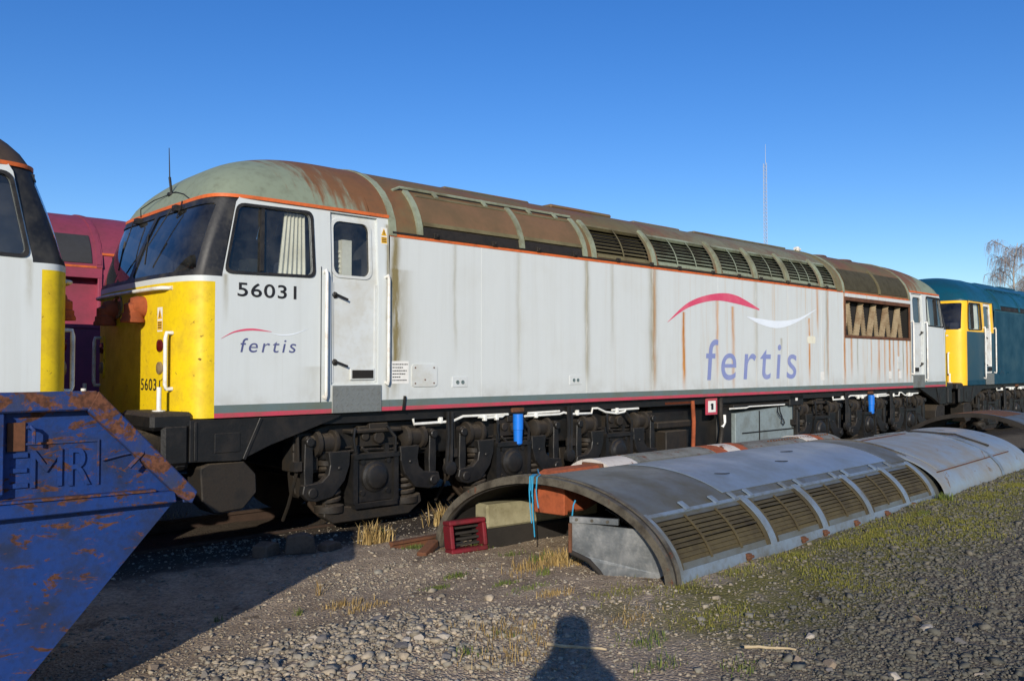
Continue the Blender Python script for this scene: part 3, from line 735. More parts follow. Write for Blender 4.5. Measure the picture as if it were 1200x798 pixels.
# small covers and markings along the near side
def plate(name, x0, x1, z0, z1, mat, pr=.006, r=0.0, parent=None, bevel=.002):
    m = MB(); l = rrect(x0, z0, x1, z1, r) if r else [(x0, z0), (x1, z0), (x1, z1), (x0, z1)]
    m.prism(l, -W - pr, -W + .0005); return m.build(name, mat, parent or loco, bevel=bevel if not r else 0)
hp = plate('access_hatch', 2.355, 2.72, 1.36, 1.62, K['door'], .012, .04)
for (x, z) in ((2.40, 1.40), (2.67, 1.40), (2.67, 1.58), (2.40, 1.58), (2.54, 1.44)):
    m = MB(); m.cyl((x, -W - .012, z), (x, -W - .018, z), .009, n=8); m.build('bolt', K['rustdark'], hp)
for x0 in (2.95, 5.0):
    p = plate('filler_cover', x0, x0 + .24, 1.345, 1.47, K['door'], .008)
    for dx in (.08, .16):
        m = MB(); m.lathe((x0 + dx, -W - .008, 1.405), (0, -1, 0), [(0, .024), (.008, .024), (.008, .012), (.004, .002)], 10); m.build('cap', K['grey'], p)
n_ = plate('data_panel', 2.07, 2.315, 1.40, 1.655, K['stick_w'], .002)
for k in range(6):
    m = MB(); wd = (.20, .14, .19, .17, .10, .19)[k]; z = 1.62 - k * .036
    x = 2.09
    while x < 2.09 + wd:
        q = random.uniform(.012, .03); m.box((x, -W - .0035, z - .008), (min(x + q, 2.30), -W - .002, z + .004)); x += q + .007
    m.build('print_line', K['ink'], n_)
for xx in (12.05, 15.1, 15.6): plate('small_sign', xx, xx + .14, 1.32, 1.48, K['stick_w'], .003)
plate('filler_flap', 15.55, 15.75, 1.52, 1.8, K['door'], .01)
plate('bare_patch', 11.55, 11.85, 2.02, 2.16, K['curtain'], .002, .05)
for x in (3.42, 4.08, 8.58, 9.74, 10.84, 12.1): plate('panel_seam', x - .004, x + .004, 1.225, ZC - .01, K['white'], .0025, bevel=0)
for x in (5.36, 6.84, 12.98): plate('panel_joint', x - .012, x + .012, 1.225, ZC - .01, K['white'], .004)
m = MB(); m.bar((2.23, -W - .02, 1.10), (2.25, -W - .02, 1.26), .03, .02); m.build('hook', K['under'], loco)

# lettering
on_side = lambda x, z: (x, -W - .004, z)
text_part('number_digit', '56031', K['ink'], loco, .245, .885, 2.285, 2.425, lambda x, z: (x, -W - .003, z), 0, .012, 1.08)
text_part('name_letter', 'fertis', K['navyink'], loco, .28, .885, 1.735, 1.875, lambda x, z: (x, -W - .003, z), .18, .0, 1.25)
text_part('large_name_letter', 'fertis', K['blueink'], loco, 8.22, 11.12, 1.36, 2.03, on_side, .10, .002, 1.25)
text_part('nose_digit', '56031', K['ink'], loco, -.60, -.15, 1.355, 1.475, lambda x, z: (nose_x(-.99 - x) - .003, -.99 - x, z), 0, .01, 1.1)
def swoosh(name, mat, pts, parent=loco):
    """tapering stroke along a curve through pts (x,z,halfwidth)"""
    n = 40; P = []
    for i in range(n + 1):
        t = i / n * (len(pts) - 1); k = min(int(t), len(pts) - 2); u = t - k
        g = lambda j: pts[max(0, min(len(pts) - 1, j))]
        a, b, c, d = g(k - 1), g(k), g(k + 1), g(k + 2)
        P.append(tuple(.5 * ((2 * b[q]) + (-a[q] + c[q]) * u + (2 * a[q] - 5 * b[q] + 4 * c[q] - d[q]) * u * u + (-a[q] + 3 * b[q] - 3 * c[q] + d[q]) * u ** 3) for q in range(3)))
    m = MB(); vs = []
    for (x, z, h) in P: vs += [(x, -W - .0035, z - max(h, .001)), (x, -W - .0035, z + max(h, .001))]
    m.add(vs, [(2 * i, 2 * i + 2, 2 * i + 3, 2 * i + 1) for i in range(n)]); return m.build(name, mat, parent)
swoosh('red_swoosh', K['redink'], [(7.2, 2.27, .003), (7.75, 2.56, .04), (8.45, 2.72, .055), (9.1, 2.72, .07), (9.85, 2.58, .012)])
swoosh('pale_swoosh', K['whiteink'], [(9.45, 2.44, .004), (9.9, 2.37, .05), (10.5, 2.34, .065), (11.2, 2.45, .03), (11.9, 2.68, .003)])
swoosh('small_red_swoosh', K['redink'], [(.08, 1.865, .001), (.22, 1.935, .007), (.40, 1.963, .010), (.61, 1.945, .002)])
swoosh('small_pale_swoosh', K['whiteink'], [(.58, 1.935, .001), (.72, 1.915, .006), (.86, 1.93, .006), (1.02, 1.985, .001)])
# warning stickers: white plate, amber triangle, small plate below
def sticker(x, z, wd, h, fn):
    m = MB(); q = lambda a, b, o: fn(x + (a - .5) * wd, z + (b - .5) * h, o)
    m.add([q(0, 0, .002), q(1, 0, .002), q(1, 1, .002), q(0, 1, .002)], [(0, 1, 2, 3)])
    m.add([q(.06, .52, .0035), q(.94, .52, .0035), q(.5, .96, .0035)], [(0, 1, 2)], 1)
    m.add([q(.42, .58, .005), q(.58, .58, .005), q(.56, .84, .005), q(.44, .84, .005)], [(0, 1, 2, 3)], 2)
    m.add([q(.06, .06, .0035), q(.94, .06, .0035), q(.94, .44, .0035), q(.06, .44, .0035)], [(0, 1, 2, 3)], 1)
    for zz in (.34, .24, .14): m.add([q(.15, zz, .005), q(.85, zz, .005), q(.85, zz + .05, .005), q(.15, zz + .05, .005)], [(0, 1, 2, 3)], 2)
    return m.build('warning_sticker', [K['stick_w'], K['stick_y'], K['rustdark']], loco)
sticker(1.985, 3.06, .085, .19, lambda x, z, o: (x, -(side_y(z) + o), z))
sticker(-.82, 2.06, .105, .24, lambda y, z, o: (nose_x(y) - o, -y * -1, z))

# -- main roof
TH0, TH1 = th_of(3.16), th_of(3.60)
GR = [(5.58, 6.76, 1), (6.98, 8.48, 2), (8.72, 9.62, 1), (9.84, 10.72, 1), (10.94, 12.0, 2), (12.22, 12.66, 0)]
xs = sorted(set([XE, 3, 4.1, 5.33, L - XE, 13.5, 15] + [a for g in GR for a in g[:2]]))
tl = sorted(set([0, .04, TH0, TH1] + [math.pi * i / 44 for i in range(1, 45)]))
m = MB(); m.grid(lambda x, t: roof_pt(x, t), xs, tl, lambda x, t: not (TH0 < t < TH1 and any(a < x < b for a, b, _ in GR)))
for xe in (XE, L - XE):
    pass
m.build('main_roof', K['roof'], loco, smooth=50, weld=True, fix=False)
m = MB(); m.grid(lambda x, t: roof_pt(x, t, -.09), [5.45, 12.8], [.0, .2, .4, .6, .8, 1.0]); m.build('roof_lining', K['void'], loco, smooth=60, fix=False)
def rib(x, w_, t0, t1, off, mat, name='roof_rib'):
    m = MB(); ts = [t0 + (t1 - t0) * i / 16 for i in range(17)]; vs = []
    for t in ts: vs += [roof_pt(x - w_ / 2, t, -.01), roof_pt(x - w_ / 2, t, off), roof_pt(x + w_ / 2, t, off), roof_pt(x + w_ / 2, t, -.01)]
    fs = [(k * 4 + i, k * 4 + i + 1, (k + 1) * 4 + i + 1, (k + 1) * 4 + i) for k in range(16) for i in range(3)] + [(0, 1, 2, 3), (64, 67, 66, 65)]
    return m.add(vs, fs).build(name, mat, loco, smooth=40)
tA, tB = .045, th_of(3.66)
rib(XE + .04, .09, 0, math.pi, .014, K['rib']); rib(L - XE - .04, .09, 0, math.pi, .014, K['rib'])
for x in (2.46, 4.1, 5.31, 5.50, 6.87, 8.60, 9.73, 10.83, 12.11): rib(x, .075, tA, tB, .032, K['rib'])
rib(12.80, .16, .01, math.pi - .01, .022, K['olive']); rib(13.02, .06, 0, math.pi, .018, K['rib'])
rib(14.66, .08, tA, th_of(3.62), .028, K['olive']); rib(16.2, .06, tA, math.pi - tA, .018, K['rib'])
def curved_panel(name, x0, x1, t0, t1, off, mat, parent=loco):
    m = MB(); ts = [t0 + (t1 - t0) * i / 10 for i in range(11)]
    m.grid(lambda x, t: roof_pt(x, t, off), [x0, x1], ts)
    for x in (x0, x1): m.grid(lambda k, t: roof_pt(x, t, off * k), [0, 1], ts)
    for t in (t0, t1): m.grid(lambda x, k: roof_pt(x, t, off * k), [x0, x1], [0, 1])
    return m.build(name, mat, parent, smooth=40, weld=True)
for (x0, x1) in ((2.52, 4.05), (4.16, 5.26)):
    curved_panel('roof_panel', x0, x1, th_of(3.24), th_of(3.64), .016, K['brownpanel'])
    curved_panel('roof_panel_rail', x0, x1, th_of(3.225), th_of(3.27), .026, K['olive'])
    curved_panel('roof_panel_rail', x0 + .04, x1 - .04, th_of(3.60), th_of(3.625), .024, K['olive'])
    curved_panel('cantrail_flap', x0, x1, th_of(3.10), th_of(3.215), .010, K['under2'])
for (x0, x1) in ((13.1, 14.6), (14.72, 16.1)): curved_panel('mesh_panel', x0, x1, th_of(3.13), th_of(3.56), .014, K['darkmesh'])
m = MB(); ts = [roof_pt(x, th_of(3.69), .03) for x in (2.28, 2.40, 5.35)]; ts[0] = roof_pt(2.28, th_of(3.66), .0)
m.tube(ts, .018, 6); m.build('roof_edge_bar', K['rib'], loco)
for x in (2.9, 3.7, 4.5, 5.0): 
    m = MB(); m.bar(roof_pt(x, th_of(3.62), .03), roof_pt(x, th_of(3.71), .03), .05, .02); m.build('bracket', K['rib'], loco)
for i, (a, b, nd) in enumerate(GR):
    m = MB(); fw = .035
    for (x0, x1, t0, t1) in ((a, b, TH0 - .03, TH0 + .012), (a, b, TH1 - .012, TH1 + .03)):
        m.grid(lambda x, t: roof_pt(x, t, .012), [x0, x1], [t0, t1]); m.grid(lambda x, k: roof_pt(x, t1 if t0 < TH0 else t0, .012 - .05 * k), [x0, x1], [0, 1])
    for k in range(nd):
        xx = a + (b - a) * (k + 1) / (nd + 1); tt = [TH0 + (TH1 - TH0) * q / 8 for q in range(9)]
        m.grid(lambda x, t: roof_pt(x, t, .006), [xx - .014, xx + .014], tt)
    g = m.build('roof_grille', K['rib'] if i else K['olive'], loco, smooth=40)
    for k in range(8):
        t = TH0 + (TH1 - TH0) * (k + .5) / 8; t2 = t + (TH1 - TH0) / 8 * .42
        m = MB(); A = [roof_pt(a, t - .018, .0), roof_pt(b, t - .018, .0), roof_pt(b, t2, -.045), roof_pt(a, t2, -.045)]
        A2 = [p + Vector((0, .006, -.006)) for p in A]
        m.add(A + A2, [(0, 1, 2, 3), (7, 6, 5, 4), (0, 4, 5, 1), (2, 6, 7, 3)]); m.build('slat', K['rib'] if i else K['olive'], g)
x = 2.7; k = 0
while x < 12.6:
    m = MB(); p = roof_pt(x, .055, .02); m.box((x - .04, p.y - .012, p.z - .03), (x + .04, p.y + .02, p.z + .03)); m.cyl((x, p.y - .03, p.z), (x, p.y, p.z), .018, n=8)
    m.build('catch', K['under2'], loco, bevel=.004); x += (.92, .78, .70)[k % 3]; k += 1
m = MB(); m.box((XE + .03, -W - .014, ZC + .026), (12.9, -W + .02, ZC + .05)); m.build('rain_gutter', K['under2'], loco)
# roof-top hatches, silencer and horn
for (x0, x1, h, wd) in ((3.6, 5.2, -.012, .42), (5.6, 7.0, .004, .46), (7.6, 8.9, -.012, .42), (9.2, 12.4, -.02, .5)):
    m = MB(); m.box((x0, -wd, ZC + RISE - .06), (x1, wd, ZC + RISE + h)); m.build('roof_hatch', K['roof'], loco, bevel=.025)
m = MB(); m.cyl((13.3, -.25, ZC + RISE - .05), (13.3, -.25, ZC + RISE + .10), .05, n=10); m.cyl((13.2, -.25, ZC + RISE + .06), (13.42, -.25, ZC + RISE + .06), .03, .03, n=10); m.build('roof_vent_pipe', K['rail'], loco, smooth=40)
for x in (14.2, 15.4):
    m = MB(); m.lathe((x, 0, ZC + RISE - .03), (0, 0, 1), [(0, .42), (.025, .40), (.03, .36), (.01, .34)], 24); m.build('fan_cowl', K['roof'], loco, smooth=40)

# -- bogies
AX = .37; WR = .57
def bogie(xc):
    m = MB()
    for s in (-1, 1):
        a, b = sorted((s * .98, s * 1.14))
        m.prism([(-3.0, .60), (-2.9, .44), (-2.55, .44), (-2.45, .56), (2.45, .56), (2.55, .44), (2.9, .44), (3.0, .60), (3.0, .86), (2.6, .96), (-2.6, .96), (-3.0, .86)], a, b)
    for x in (-2.85, -1.05, 1.05, 2.85): m.box((x - .12, -1.0, .48), (x + .12, 1.0, .82))
    for x in (-2.1, 0, 2.1): m.box((x - .45, -.68, .30), (x + .5, .68, .95))
    root = m.build('bogie', K['under'], loco, loc=(xc, 0, 0), bevel=.012)
    P = {}
    # prototypes, made once on the near side at axle 0
    def proto(name, mb, mat, **kw): P[name] = mb.build(name, mat, root, **kw); return P[name]
    m = MB(); m.lathe((0, -.69, AX), (0, -1, 0), [(0, WR + .03), (.03, WR + .03), (.035, WR), (.13, WR - .004), (.13, WR - .07), (.10, WR - .09), (.09, .22), (.13, .18), (.13, .06)], 40)
    proto('wheel', m, K['tyre'], smooth=35)
    m = MB(); m.box((-.25, -1.30, .10), (.25, -1.02, .60)); m.lathe((0, -1.29, AX), (0, -1, 0), [(0, .175), (.03, .17), (.045, .14), (.075, .125), (.085, .10), (.09, .02)], 24)
    m.box((-.30, -1.36, .58), (.30, -1.02, .63)); m.box((-.28, -1.35, .04), (.28, -1.02, .09))
    for x in (-.27, .27): m.box((x - .03, -1.34, .09), (x + .03, -1.05, .58))
    for x, z in ((-.17, .2), (.17, .2), (-.17, .54), (.17, .54)): m.cyl((x, -1.29, z), (x, -1.325, z), .03, n=8)
    proto('axlebox', m, K['under'], smooth=30)
    m = MB(); pts = [];
    for i in range(6 * 14 + 1):
        t = 2 * math.pi * i / 14; pts.append((.105 * math.cos(t), -1.17 + .105 * math.sin(t), .10 + .42 * i / 84))
    m.tube(pts, .028, 6); m.lathe((0, -1.17, .02), (0, 0, 1), [(0, .16), (.07, .16), (.09, .08)], 16); m.lathe((0, -1.17, .52), (0, 0, 1), [(0, .08), (.01, .15), (.06, .15)], 16)
    proto('coil_spring', m, K['under2'], smooth=45)
    m = MB(); m.prism([(-.11, .26), (-.05, .19), (.05, .165), (.25, .20), (.40, .36), (.46, .52), (.47, .68), (.20, .68), (.22, .54), (.20, .44), (.12, .37), (.02, .36), (-.09, .35)], -1.33, -1.24)
    m.cyl((0, -1.22, .265), (0, -1.36, .265), .055, n=14); m.cyl((.33, -1.3, .5), (.33, -1.345, .5), .022, n=8)
    proto('bracket', m, K['under'], bevel=.008)
    m = MB(); m.prism([(-.045, .24), (.045, .24), (.055, .5), (.045, .82), (.02, .86), (-.02, .86), (-.045, .82), (-.055, .5)], -1.30, -1.20); m.cyl((0, -1.19, .80), (0, -1.34, .80), .05, n=12)
    proto('swing_link', m, K['under'], bevel=.008)
    m = MB(); m.lathe((0, -1.20, .77), (1, 0, 0), [(0, .06), (.03, .125), (.05, .135), (.08, .135), (.09, .105), (.24, .10), (.25, .14), (.30, .14), (.31, .09), (.40, .07)], 18)
    proto('brake_cylinder', m, K['under2'], smooth=35)
    m = MB(); m.tube([(.03, -1.33, 1.05), (.02, -1.34, .75), (0, -1.35, .45)], .028, 6); m.tube([(-.03, -1.33, 1.05), (-.03, -1.34, .75), (-.06, -1.35, .42)], .022, 6); m.lathe((0, -1.30, .38), (0, -1, 0), [(0, .085), (.06, .085), (.07, .05)], 14)
    proto('brake_hanger', m, K['under'], smooth=40)
    m = MB(); m.prism([(-.62, -.02), (-.50, -.10), (.50, -.10), (.68, .02), (.66, .12), (.3, .06), (-.3, .06), (-.6, .12)], -1.27, -1.14)
    proto('lower_beam', m, K['under2'], bevel=.01)
    m = MB(); m.prism([(.60, .18), (.68, .14), (.74, .20), (.76, .40), (.74, .56), (.66, .62), (.61, .56), (.625, .38)], -.86, -.72); m.bar((.70, -.79, .58), (.70, -.79, .92), .05, .03); proto('brake_block', m, K['under2'], bevel=.008)
    m = MB(); m.tube([(-.9, -1.22, .62), (-.5, -1.23, .66), (.0, -1.23, .665), (.45, -1.22, .64), (.9, -1.22, .62)], .016, 6); m.tube([(-.95, -1.19, .70), (.95, -1.19, .70)], .012, 6); m.tube([(-.30, -1.38, .66), (-.33, -1.385, .80), (-.30, -1.36, .92)], .016, 6); m.tube([(.22, -1.38, .64), (.22, -1.385, .80), (.12, -1.36, .93)], .018, 6)
    for x in (-.6, -.2, .2, .6): m.box((x - .03, -1.25, .60), (x + .03, -1.17, .72))
    proto('pipework', m, K['under'], smooth=40)
    m = MB(); m.box((-.17, -1.24, .70), (.17, -1.02, .93)); m.cyl((-.1, -1.24, .82), (-.1, -1.28, .82), .05, n=12); m.cyl((.07, -1.24, .80), (.07, -1.30, .80), .07, n=14); m.box((-.05, -1.27, .88), (.2, -1.2, .96)); m.bar((-.15, -1.26, .7), (.1, -1.26, .5), .03, .03); proto('valve_gear', m, K['under2'], bevel=.008)
    m = MB(); m.tube([(.0, -1.28, .95), (.02, -1.27, .55), (.06, -1.0, .12), (.10, -.80, -.08)], .02, 6); m.box((-.04, -1.3, .5), (.05, -1.2, .6)); proto('sand_pipe', m, K['under2'], smooth=40)
    used = set()
    def put(name, x, side, mir=False):
        o = P[name]
        if name in used: o = copy_part(o, root)
        used.add(name)
        o.location = (x, 0, 0); flip_y = side > 0
        # far side: turned half round; mirrored hand: mesh scaled in x
        o.rotation_euler = (0, 0, math.pi if flip_y else 0)
        sx = -1 if mir else 1
        o.scale = (sx * (1 if not flip_y else 1), 1, 1)
    for side in (-1, 1):
        for a in (-2.1, 0, 2.1):
            put('wheel', a, side); put('axlebox', a, side); put('lower_beam', a, side)
            put('pipework', a, side); put('valve_gear', a, side); put('sand_pipe', a - .95, side)
            for q in (-1, 1):
                put('brake_block', a, side, mir=(q < 0))
                put('coil_spring', a + q * .50, side)
                put('bracket', a + q * .80, side, mir=(q > 0) != (side > 0))
                put('swing_link', a + q * .82, side)
                put('brake_cylinder', a + q * .42, side, mir=(q < 0) != (side > 0))
        for x in (-1.05, 1.05): put('brake_hanger', x, side)
    return root
BC = 4.02
bg1 = bogie(BC); bg2 = bogie(L - BC)
# step plate, dampers and conduit on the near side
for xc in (BC, L - BC):
    m = MB(); m.box((xc - 2.42, -1.33, .86), (xc - 1.75, -.9, .90)); m.box((xc - 3.05, -1.2, .48), (xc - 2.75, -.95, .88)); m.build('footstep', K['under2'], loco, bevel=.01)
    m = MB(); m.lathe((xc + .08, -1.33, .98), (0, 0, -1), [(0, .068), (.20, .068), (.205, .062), (.38, .056), (.40, .03)], 16); m.build('blue_damper', K['damper'], loco, smooth=35)
    m = MB(); m.box((xc - .02, -1.33, 1.0), (xc + .2, -1.2, 1.06)); m.build('damper_bracket', K['rustdark'], loco, bevel=.01)
    o = xc - BC
    for pts in ([(2.45, .99), (2.46, .925), (3.0, .93), (3.06, .94), (3.2, .985), (3.95, .98)], [(3.45, .97), (3.6, .95), (3.85, .955), (3.9, .985)],
                [(4.25, .945), (4.9, .945), (4.98, .965), (5.1, .94), (5.55, .93), (5.57, 1.0), (5.68, 1.0), (5.85, .94), (6.1, .91), (6.28, .925), (6.30, .96)], [(4.3, .98), (4.9, .985)], [(6.0, .96), (6.6, .965)]):
        m = MB(); m.tube([(p[0] + o, -1.30, p[1]) for p in pts], .017, 7); m.build('white_conduit', K['pipe'], loco, smooth=60)
    for x in (2.85, 3.55, 3.75, 4.45, 5.25, 6.1):
        m = MB(); m.box((x + o - .025, -1.33, .915), (x + o + .02, -1.28, .99)); m.build('conduit_clip', K['pipe'], loco, bevel=.006)
# underframe equipment between the bogies
m = MB(); m.box((.3, -1.30, .98), (L - .3, 1.30, 1.095)); m.build('underframe', K['under'], loco)
m = MB(); m.box((7.2, -1.05, .05), (10.9, 1.05, .95)); m.build('fuel_tank', K['under'], loco, bevel=.05)
gb = MB(); gb.prism([(9.35, .78), (9.35, .2), (11.35, .2), (11.35, .88), (11.2, .86)], -1.22, -1.08); gb = gb.build('equipment_box', K['greybox'], loco, bevel=.01)
m = MB(); m.box((9.55, -1.235, .42), (11.3, -1.215, .44)); m.box((10.1, -1.232, .2), (10.12, -1.218, .8)); m.build('box_seam', K['under'], gb)
m = MB(); m.tube([(10.72, -1.24, .86), (10.68, -1.26, .76), (10.74, -1.27, .68), (10.86, -1.27, .62), (10.92, -1.26, .55), (10.88, -1.26, .51), (10.82, -1.25, .56), (10.86, -1.25, .66), (10.80, -1.24, .76), (10.78, -1.24, .86)], .010, 6); m.build('loose_cable', K['rubber'], gb)
m = MB(); m.box((9.2, -1.28, .88), (11.5, -.95, .93)); m.build('box_lid', K['under'], loco, bevel=.008)
m = MB(); m.box((8.85, -1.18, .20), (9.30, -1.0, .90)); m.build('battery_box', K['under'], loco, bevel=.015)
m = MB(); m.cyl((8.9, -1.12, .97), (11.0, -1.12, .97), .10, n=18); m.build('air_reservoir', K['under'], loco, smooth=40)
m = MB(); m.box((11.05, -1.30, .86), (11.55, -1.0, 1.06)); m.build('valve_box', K['under'], loco, bevel=.012)
m = MB(); m.box((11.25, -1.308, .95), (11.32, -1.298, 1.0)); m.build('small_plate', K['stick_w'], loco)
for pts in ([(9.0, 1.07), (10.2, 1.075), (11.5, 1.08)], [(9.1, .87), (9.6, .87), (9.7, .89), (10.9, .89)]):
    m = MB(); m.tube([(p[0], -1.27, p[1]) for p in pts], .016, 7); m.build('white_conduit', K['pipe'], loco, smooth=60)
m = MB(); m.box((8.33, -1.325, .80), (8.64, -1.305, 1.065)); rs_ = m.build('brake_sign', K['red'], loco)
m = MB(); m.box((8.38, -1.329, .84), (8.59, -1.324, 1.025)); m.build('sign_face', K['stick_w'], rs_)
m = MB(); m.prism([(8.46, .88), (8.52, .88), (8.52, .98), (8.47, .985), (8.44, .96), (8.46, .95)], -1.334, -1.328); m.build('sign_mark', K['ink'], rs_)
m = MB(); m.tube([(7.98, -1.3, 1.04), (8.0, -1.31, .7), (7.99, -1.3, .32), (8.01, -1.29, .12)], .035, 7); m.build('rusty_pipe', K['rusty'], loco, smooth=60)
m = MB(); m.box((7.25, -1.30, .99), (7.98, -1.22, 1.04)); m.build('rusty_angle', K['rusty'], loco, bevel=.006)
m = MB(); m.tube([(8.78, -1.3, 1.06), (8.76, -1.31, .8), (8.80, -1.31, .55), (8.74, -1.3, .2)], .045, 7); m.build('sand_pipe', K['under2'], loco, smooth=60)
m = MB(); m.tube([(8.84, -1.33, .78), (8.83, -1.34, .66), (8.77, -1.33, .58)], .03, 7); m.build('white_elbow', K['pipe'], loco, smooth=60)
m = MB(); m.box((6.8, -1.15, .45), (7.15, -.85, .9)); m.box((7.2, -1.2, .62), (8.2, -1.0, .72)); m.box((7.35, -1.25, .2), (7.9, -1.0, .58)); m.build('sand_hopper', K['under2'], loco, bevel=.015)

# ------------------------------------------------------------------ the other locomotives are of the same class
def copy_loco(label, loc, swap, skip=()):
    r = loco.copy(); COL.objects.link(r); r.location = loc; r['label'] = label
    def recolour(c, name):
        sw = {bpy.data.materials[k].name if False else K[k].name: K[v] for k, v in swap.items()}
        by_name = {a: K[b] for (nm, a_), b in swap_named.items() if nm == name for a in [K[a_].name]}
        for i, mm in enumerate(c.data.materials):
            nm = by_name.get(mm.name) or sw.get(mm.name)
            if nm: c.material_slots[i].link = 'OBJECT'; c.material_slots[i].material = nm
    for ch in [o for o in BASE if o.parent == loco]:
        stem = ch.name.split('.')[0]
        if stem in skip: continue
        c = copy_part(ch, r)
        if c.data: recolour(c, stem)
        for g in kids[ch.name]:
            gs = g.name.split('.')[0]
            if gs in skip: continue
            d = copy_part(g, c)
            if d.data: recolour(d, gs)
    return r
BASE = [o for o in COL.objects if o.parent == loco or (o.parent and o.parent.parent == loco)]
kids = {}
for o in BASE: kids.setdefault(o.name, [])
for o in BASE:
    if o.parent != loco: kids[o.parent.name].append(o)
LET = ('number_digit', 'name_letter', 'large_name_letter', 'nose_digit', 'red_swoosh', 'pale_swoosh', 'small_red_swoosh', 'small_pale_swoosh', 'warning_sticker', 'data_panel', 'print_line', 'small_sign', 'bare_patch', 'hook', 'blue_damper', 'aerial', 'loose_wire', 'panel_seam')
FINE = LET + ('slat', 'mesh_slat', 'catch', 'bolt', 'bracket', 'conduit_clip', 'white_conduit', 'brake_sign', 'sign_face', 'sign_mark', 'rusty_pipe', 'rusty_angle', 'white_elbow', 'loose_cable')
GAP = 1.40
swap_named = {}
left = copy_loco('white locomotive with yellow nose edge and black window surround, behind the blue skip', (-(L + GAP + .07), YC, 0), {'roofcab': 'roofbrown'}, FINE)
swap_named = {('nose', 'cabwhite'): 'yellow2', ('windscreen_surround', 'black'): 'yellow2', ('cab_door', 'door'): 'rail', ('cab_side', 'cabwhite'): 'bluecab'}
LET2 = tuple(l for l in LET if l != 'blue_damper')
blue = copy_loco('blue locomotive with bright yellow cab at the far end of the line', (L + GAP, YC, 0),
    {'white': 'blue', 'cabwhite': 'blue', 'yellow': 'yellow2', 'roof': 'teal', 'roofcab': 'teal', 'rib': 'teal', 'olive': 'teal', 'brownpanel': 'teal', 'darkmesh': 'teal', 'orange': 'teal', 'grey': 'blue', 'red': 'blue', 'door': 'blue'}, LET + ('mesh_slat', 'catch'))
swap_named = {}
maroon = copy_loco('faded maroon locomotive on the track behind, only its roof side showing', (-15.5, YM, 0),
    {k: 'maroon' for k in ('white', 'cabwhite', 'yellow', 'black', 'grey', 'red', 'door')} | {k: 'maroonroof' for k in ('roof', 'roofcab', 'rib', 'olive', 'brownpanel')} | {'darkmesh': 'maroondark', 'void': 'maroon', 'rustdark': 'maroon'}, FINE)

# ------------------------------------------------------------------ waste skip in the left foreground
K['skip'] = paint('chipped_blue_skip_paint', srgb(20, 53, 114), srgb(26, 36, 58), .85, .6, scale=5, rust=.37, rustcol=srgb(92, 58, 42), bump=.35, rscale=7.0, rstretch=(1, 1, 2.4), dent=.35)
K['skiprim'] = paint('rusted_blue_skip_rim', srgb(24, 52, 110), srgb(52, 54, 62), .7, .65, scale=5, rust=.54, rustcol=srgb(106, 66, 46), bump=.5, rscale=6.5, rstretch=(1, 1, 1.4))
SY0, SY1 = -3.40, -1.75                                   # near and far side
skip = thing('waste_skip', 'blue rusty metal waste skip with raised EMR letters', 'skip', (-1.58, SY0, -.2))
def sp(x, y, z): return (x + 1.58, y - SY0, z + .2)       # world to skip frame
TIPX, TIPZ, TOPX, TOPZ, LZ = -1.58, .93, -2.07, 1.48, .89
BX0 = -5.3
prof = [(-1.73, LZ), (-2.62, -.16), (-4.7, -.16), (-5.7, LZ)]
m = MB()
inn = .035
for yy, dy in ((SY0, 1), (SY1, -1)):
    y1 = yy + dy * inn
    m.prism([(TIPX - .05, TIPZ + .0), (-1.70, LZ - .03), (-2.60, -.15), (-4.72, -.15), (-5.68, LZ), (-5.68, TIPZ), (-5.2, TOPZ - .03), (TOPX - .0, TOPZ - .03)] if dy > 0 else [(TIPX - .05, TIPZ - .02), (-1.70, LZ - .03), (-2.60, -.15), (-4.72, -.15), (-5.68, LZ - .02), (-5.3, TOPZ - .26), (TOPX - .0, TOPZ - .26)], min(y1, y1 + dy * .008), max(y1, y1 + dy * .008), fn=lambda p: Vector(sp(*p)))
for (a, b) in (((TIPX - .04, TIPZ), (-1.73, LZ)), ((-1.73, LZ), (-2.62, -.15)), ((-2.62, -.15), (-4.7, -.15)), ((-4.7, -.15), (-5.69, LZ))):
    y0, y1 = SY0 + inn + .008, SY1 - inn - .008; d = .008
    m.add([sp(a[0], y0, a[1]), sp(b[0], y0, b[1]), sp(b[0], y1, b[1]), sp(a[0], y1, a[1]), sp(a[0] - d, y0, a[1] + d), sp(b[0] - d, y0, b[1] + d), sp(b[0] - d, y1, b[1] + d), sp(a[0] - d, y1, a[1] + d)],
          [(0, 1, 2, 3), (7, 6, 5, 4), (0, 4, 5, 1), (2, 6, 7, 3), (1, 5, 6, 2), (3, 7, 4, 0)])
body = m.build('skip_body', K['skip'], skip)
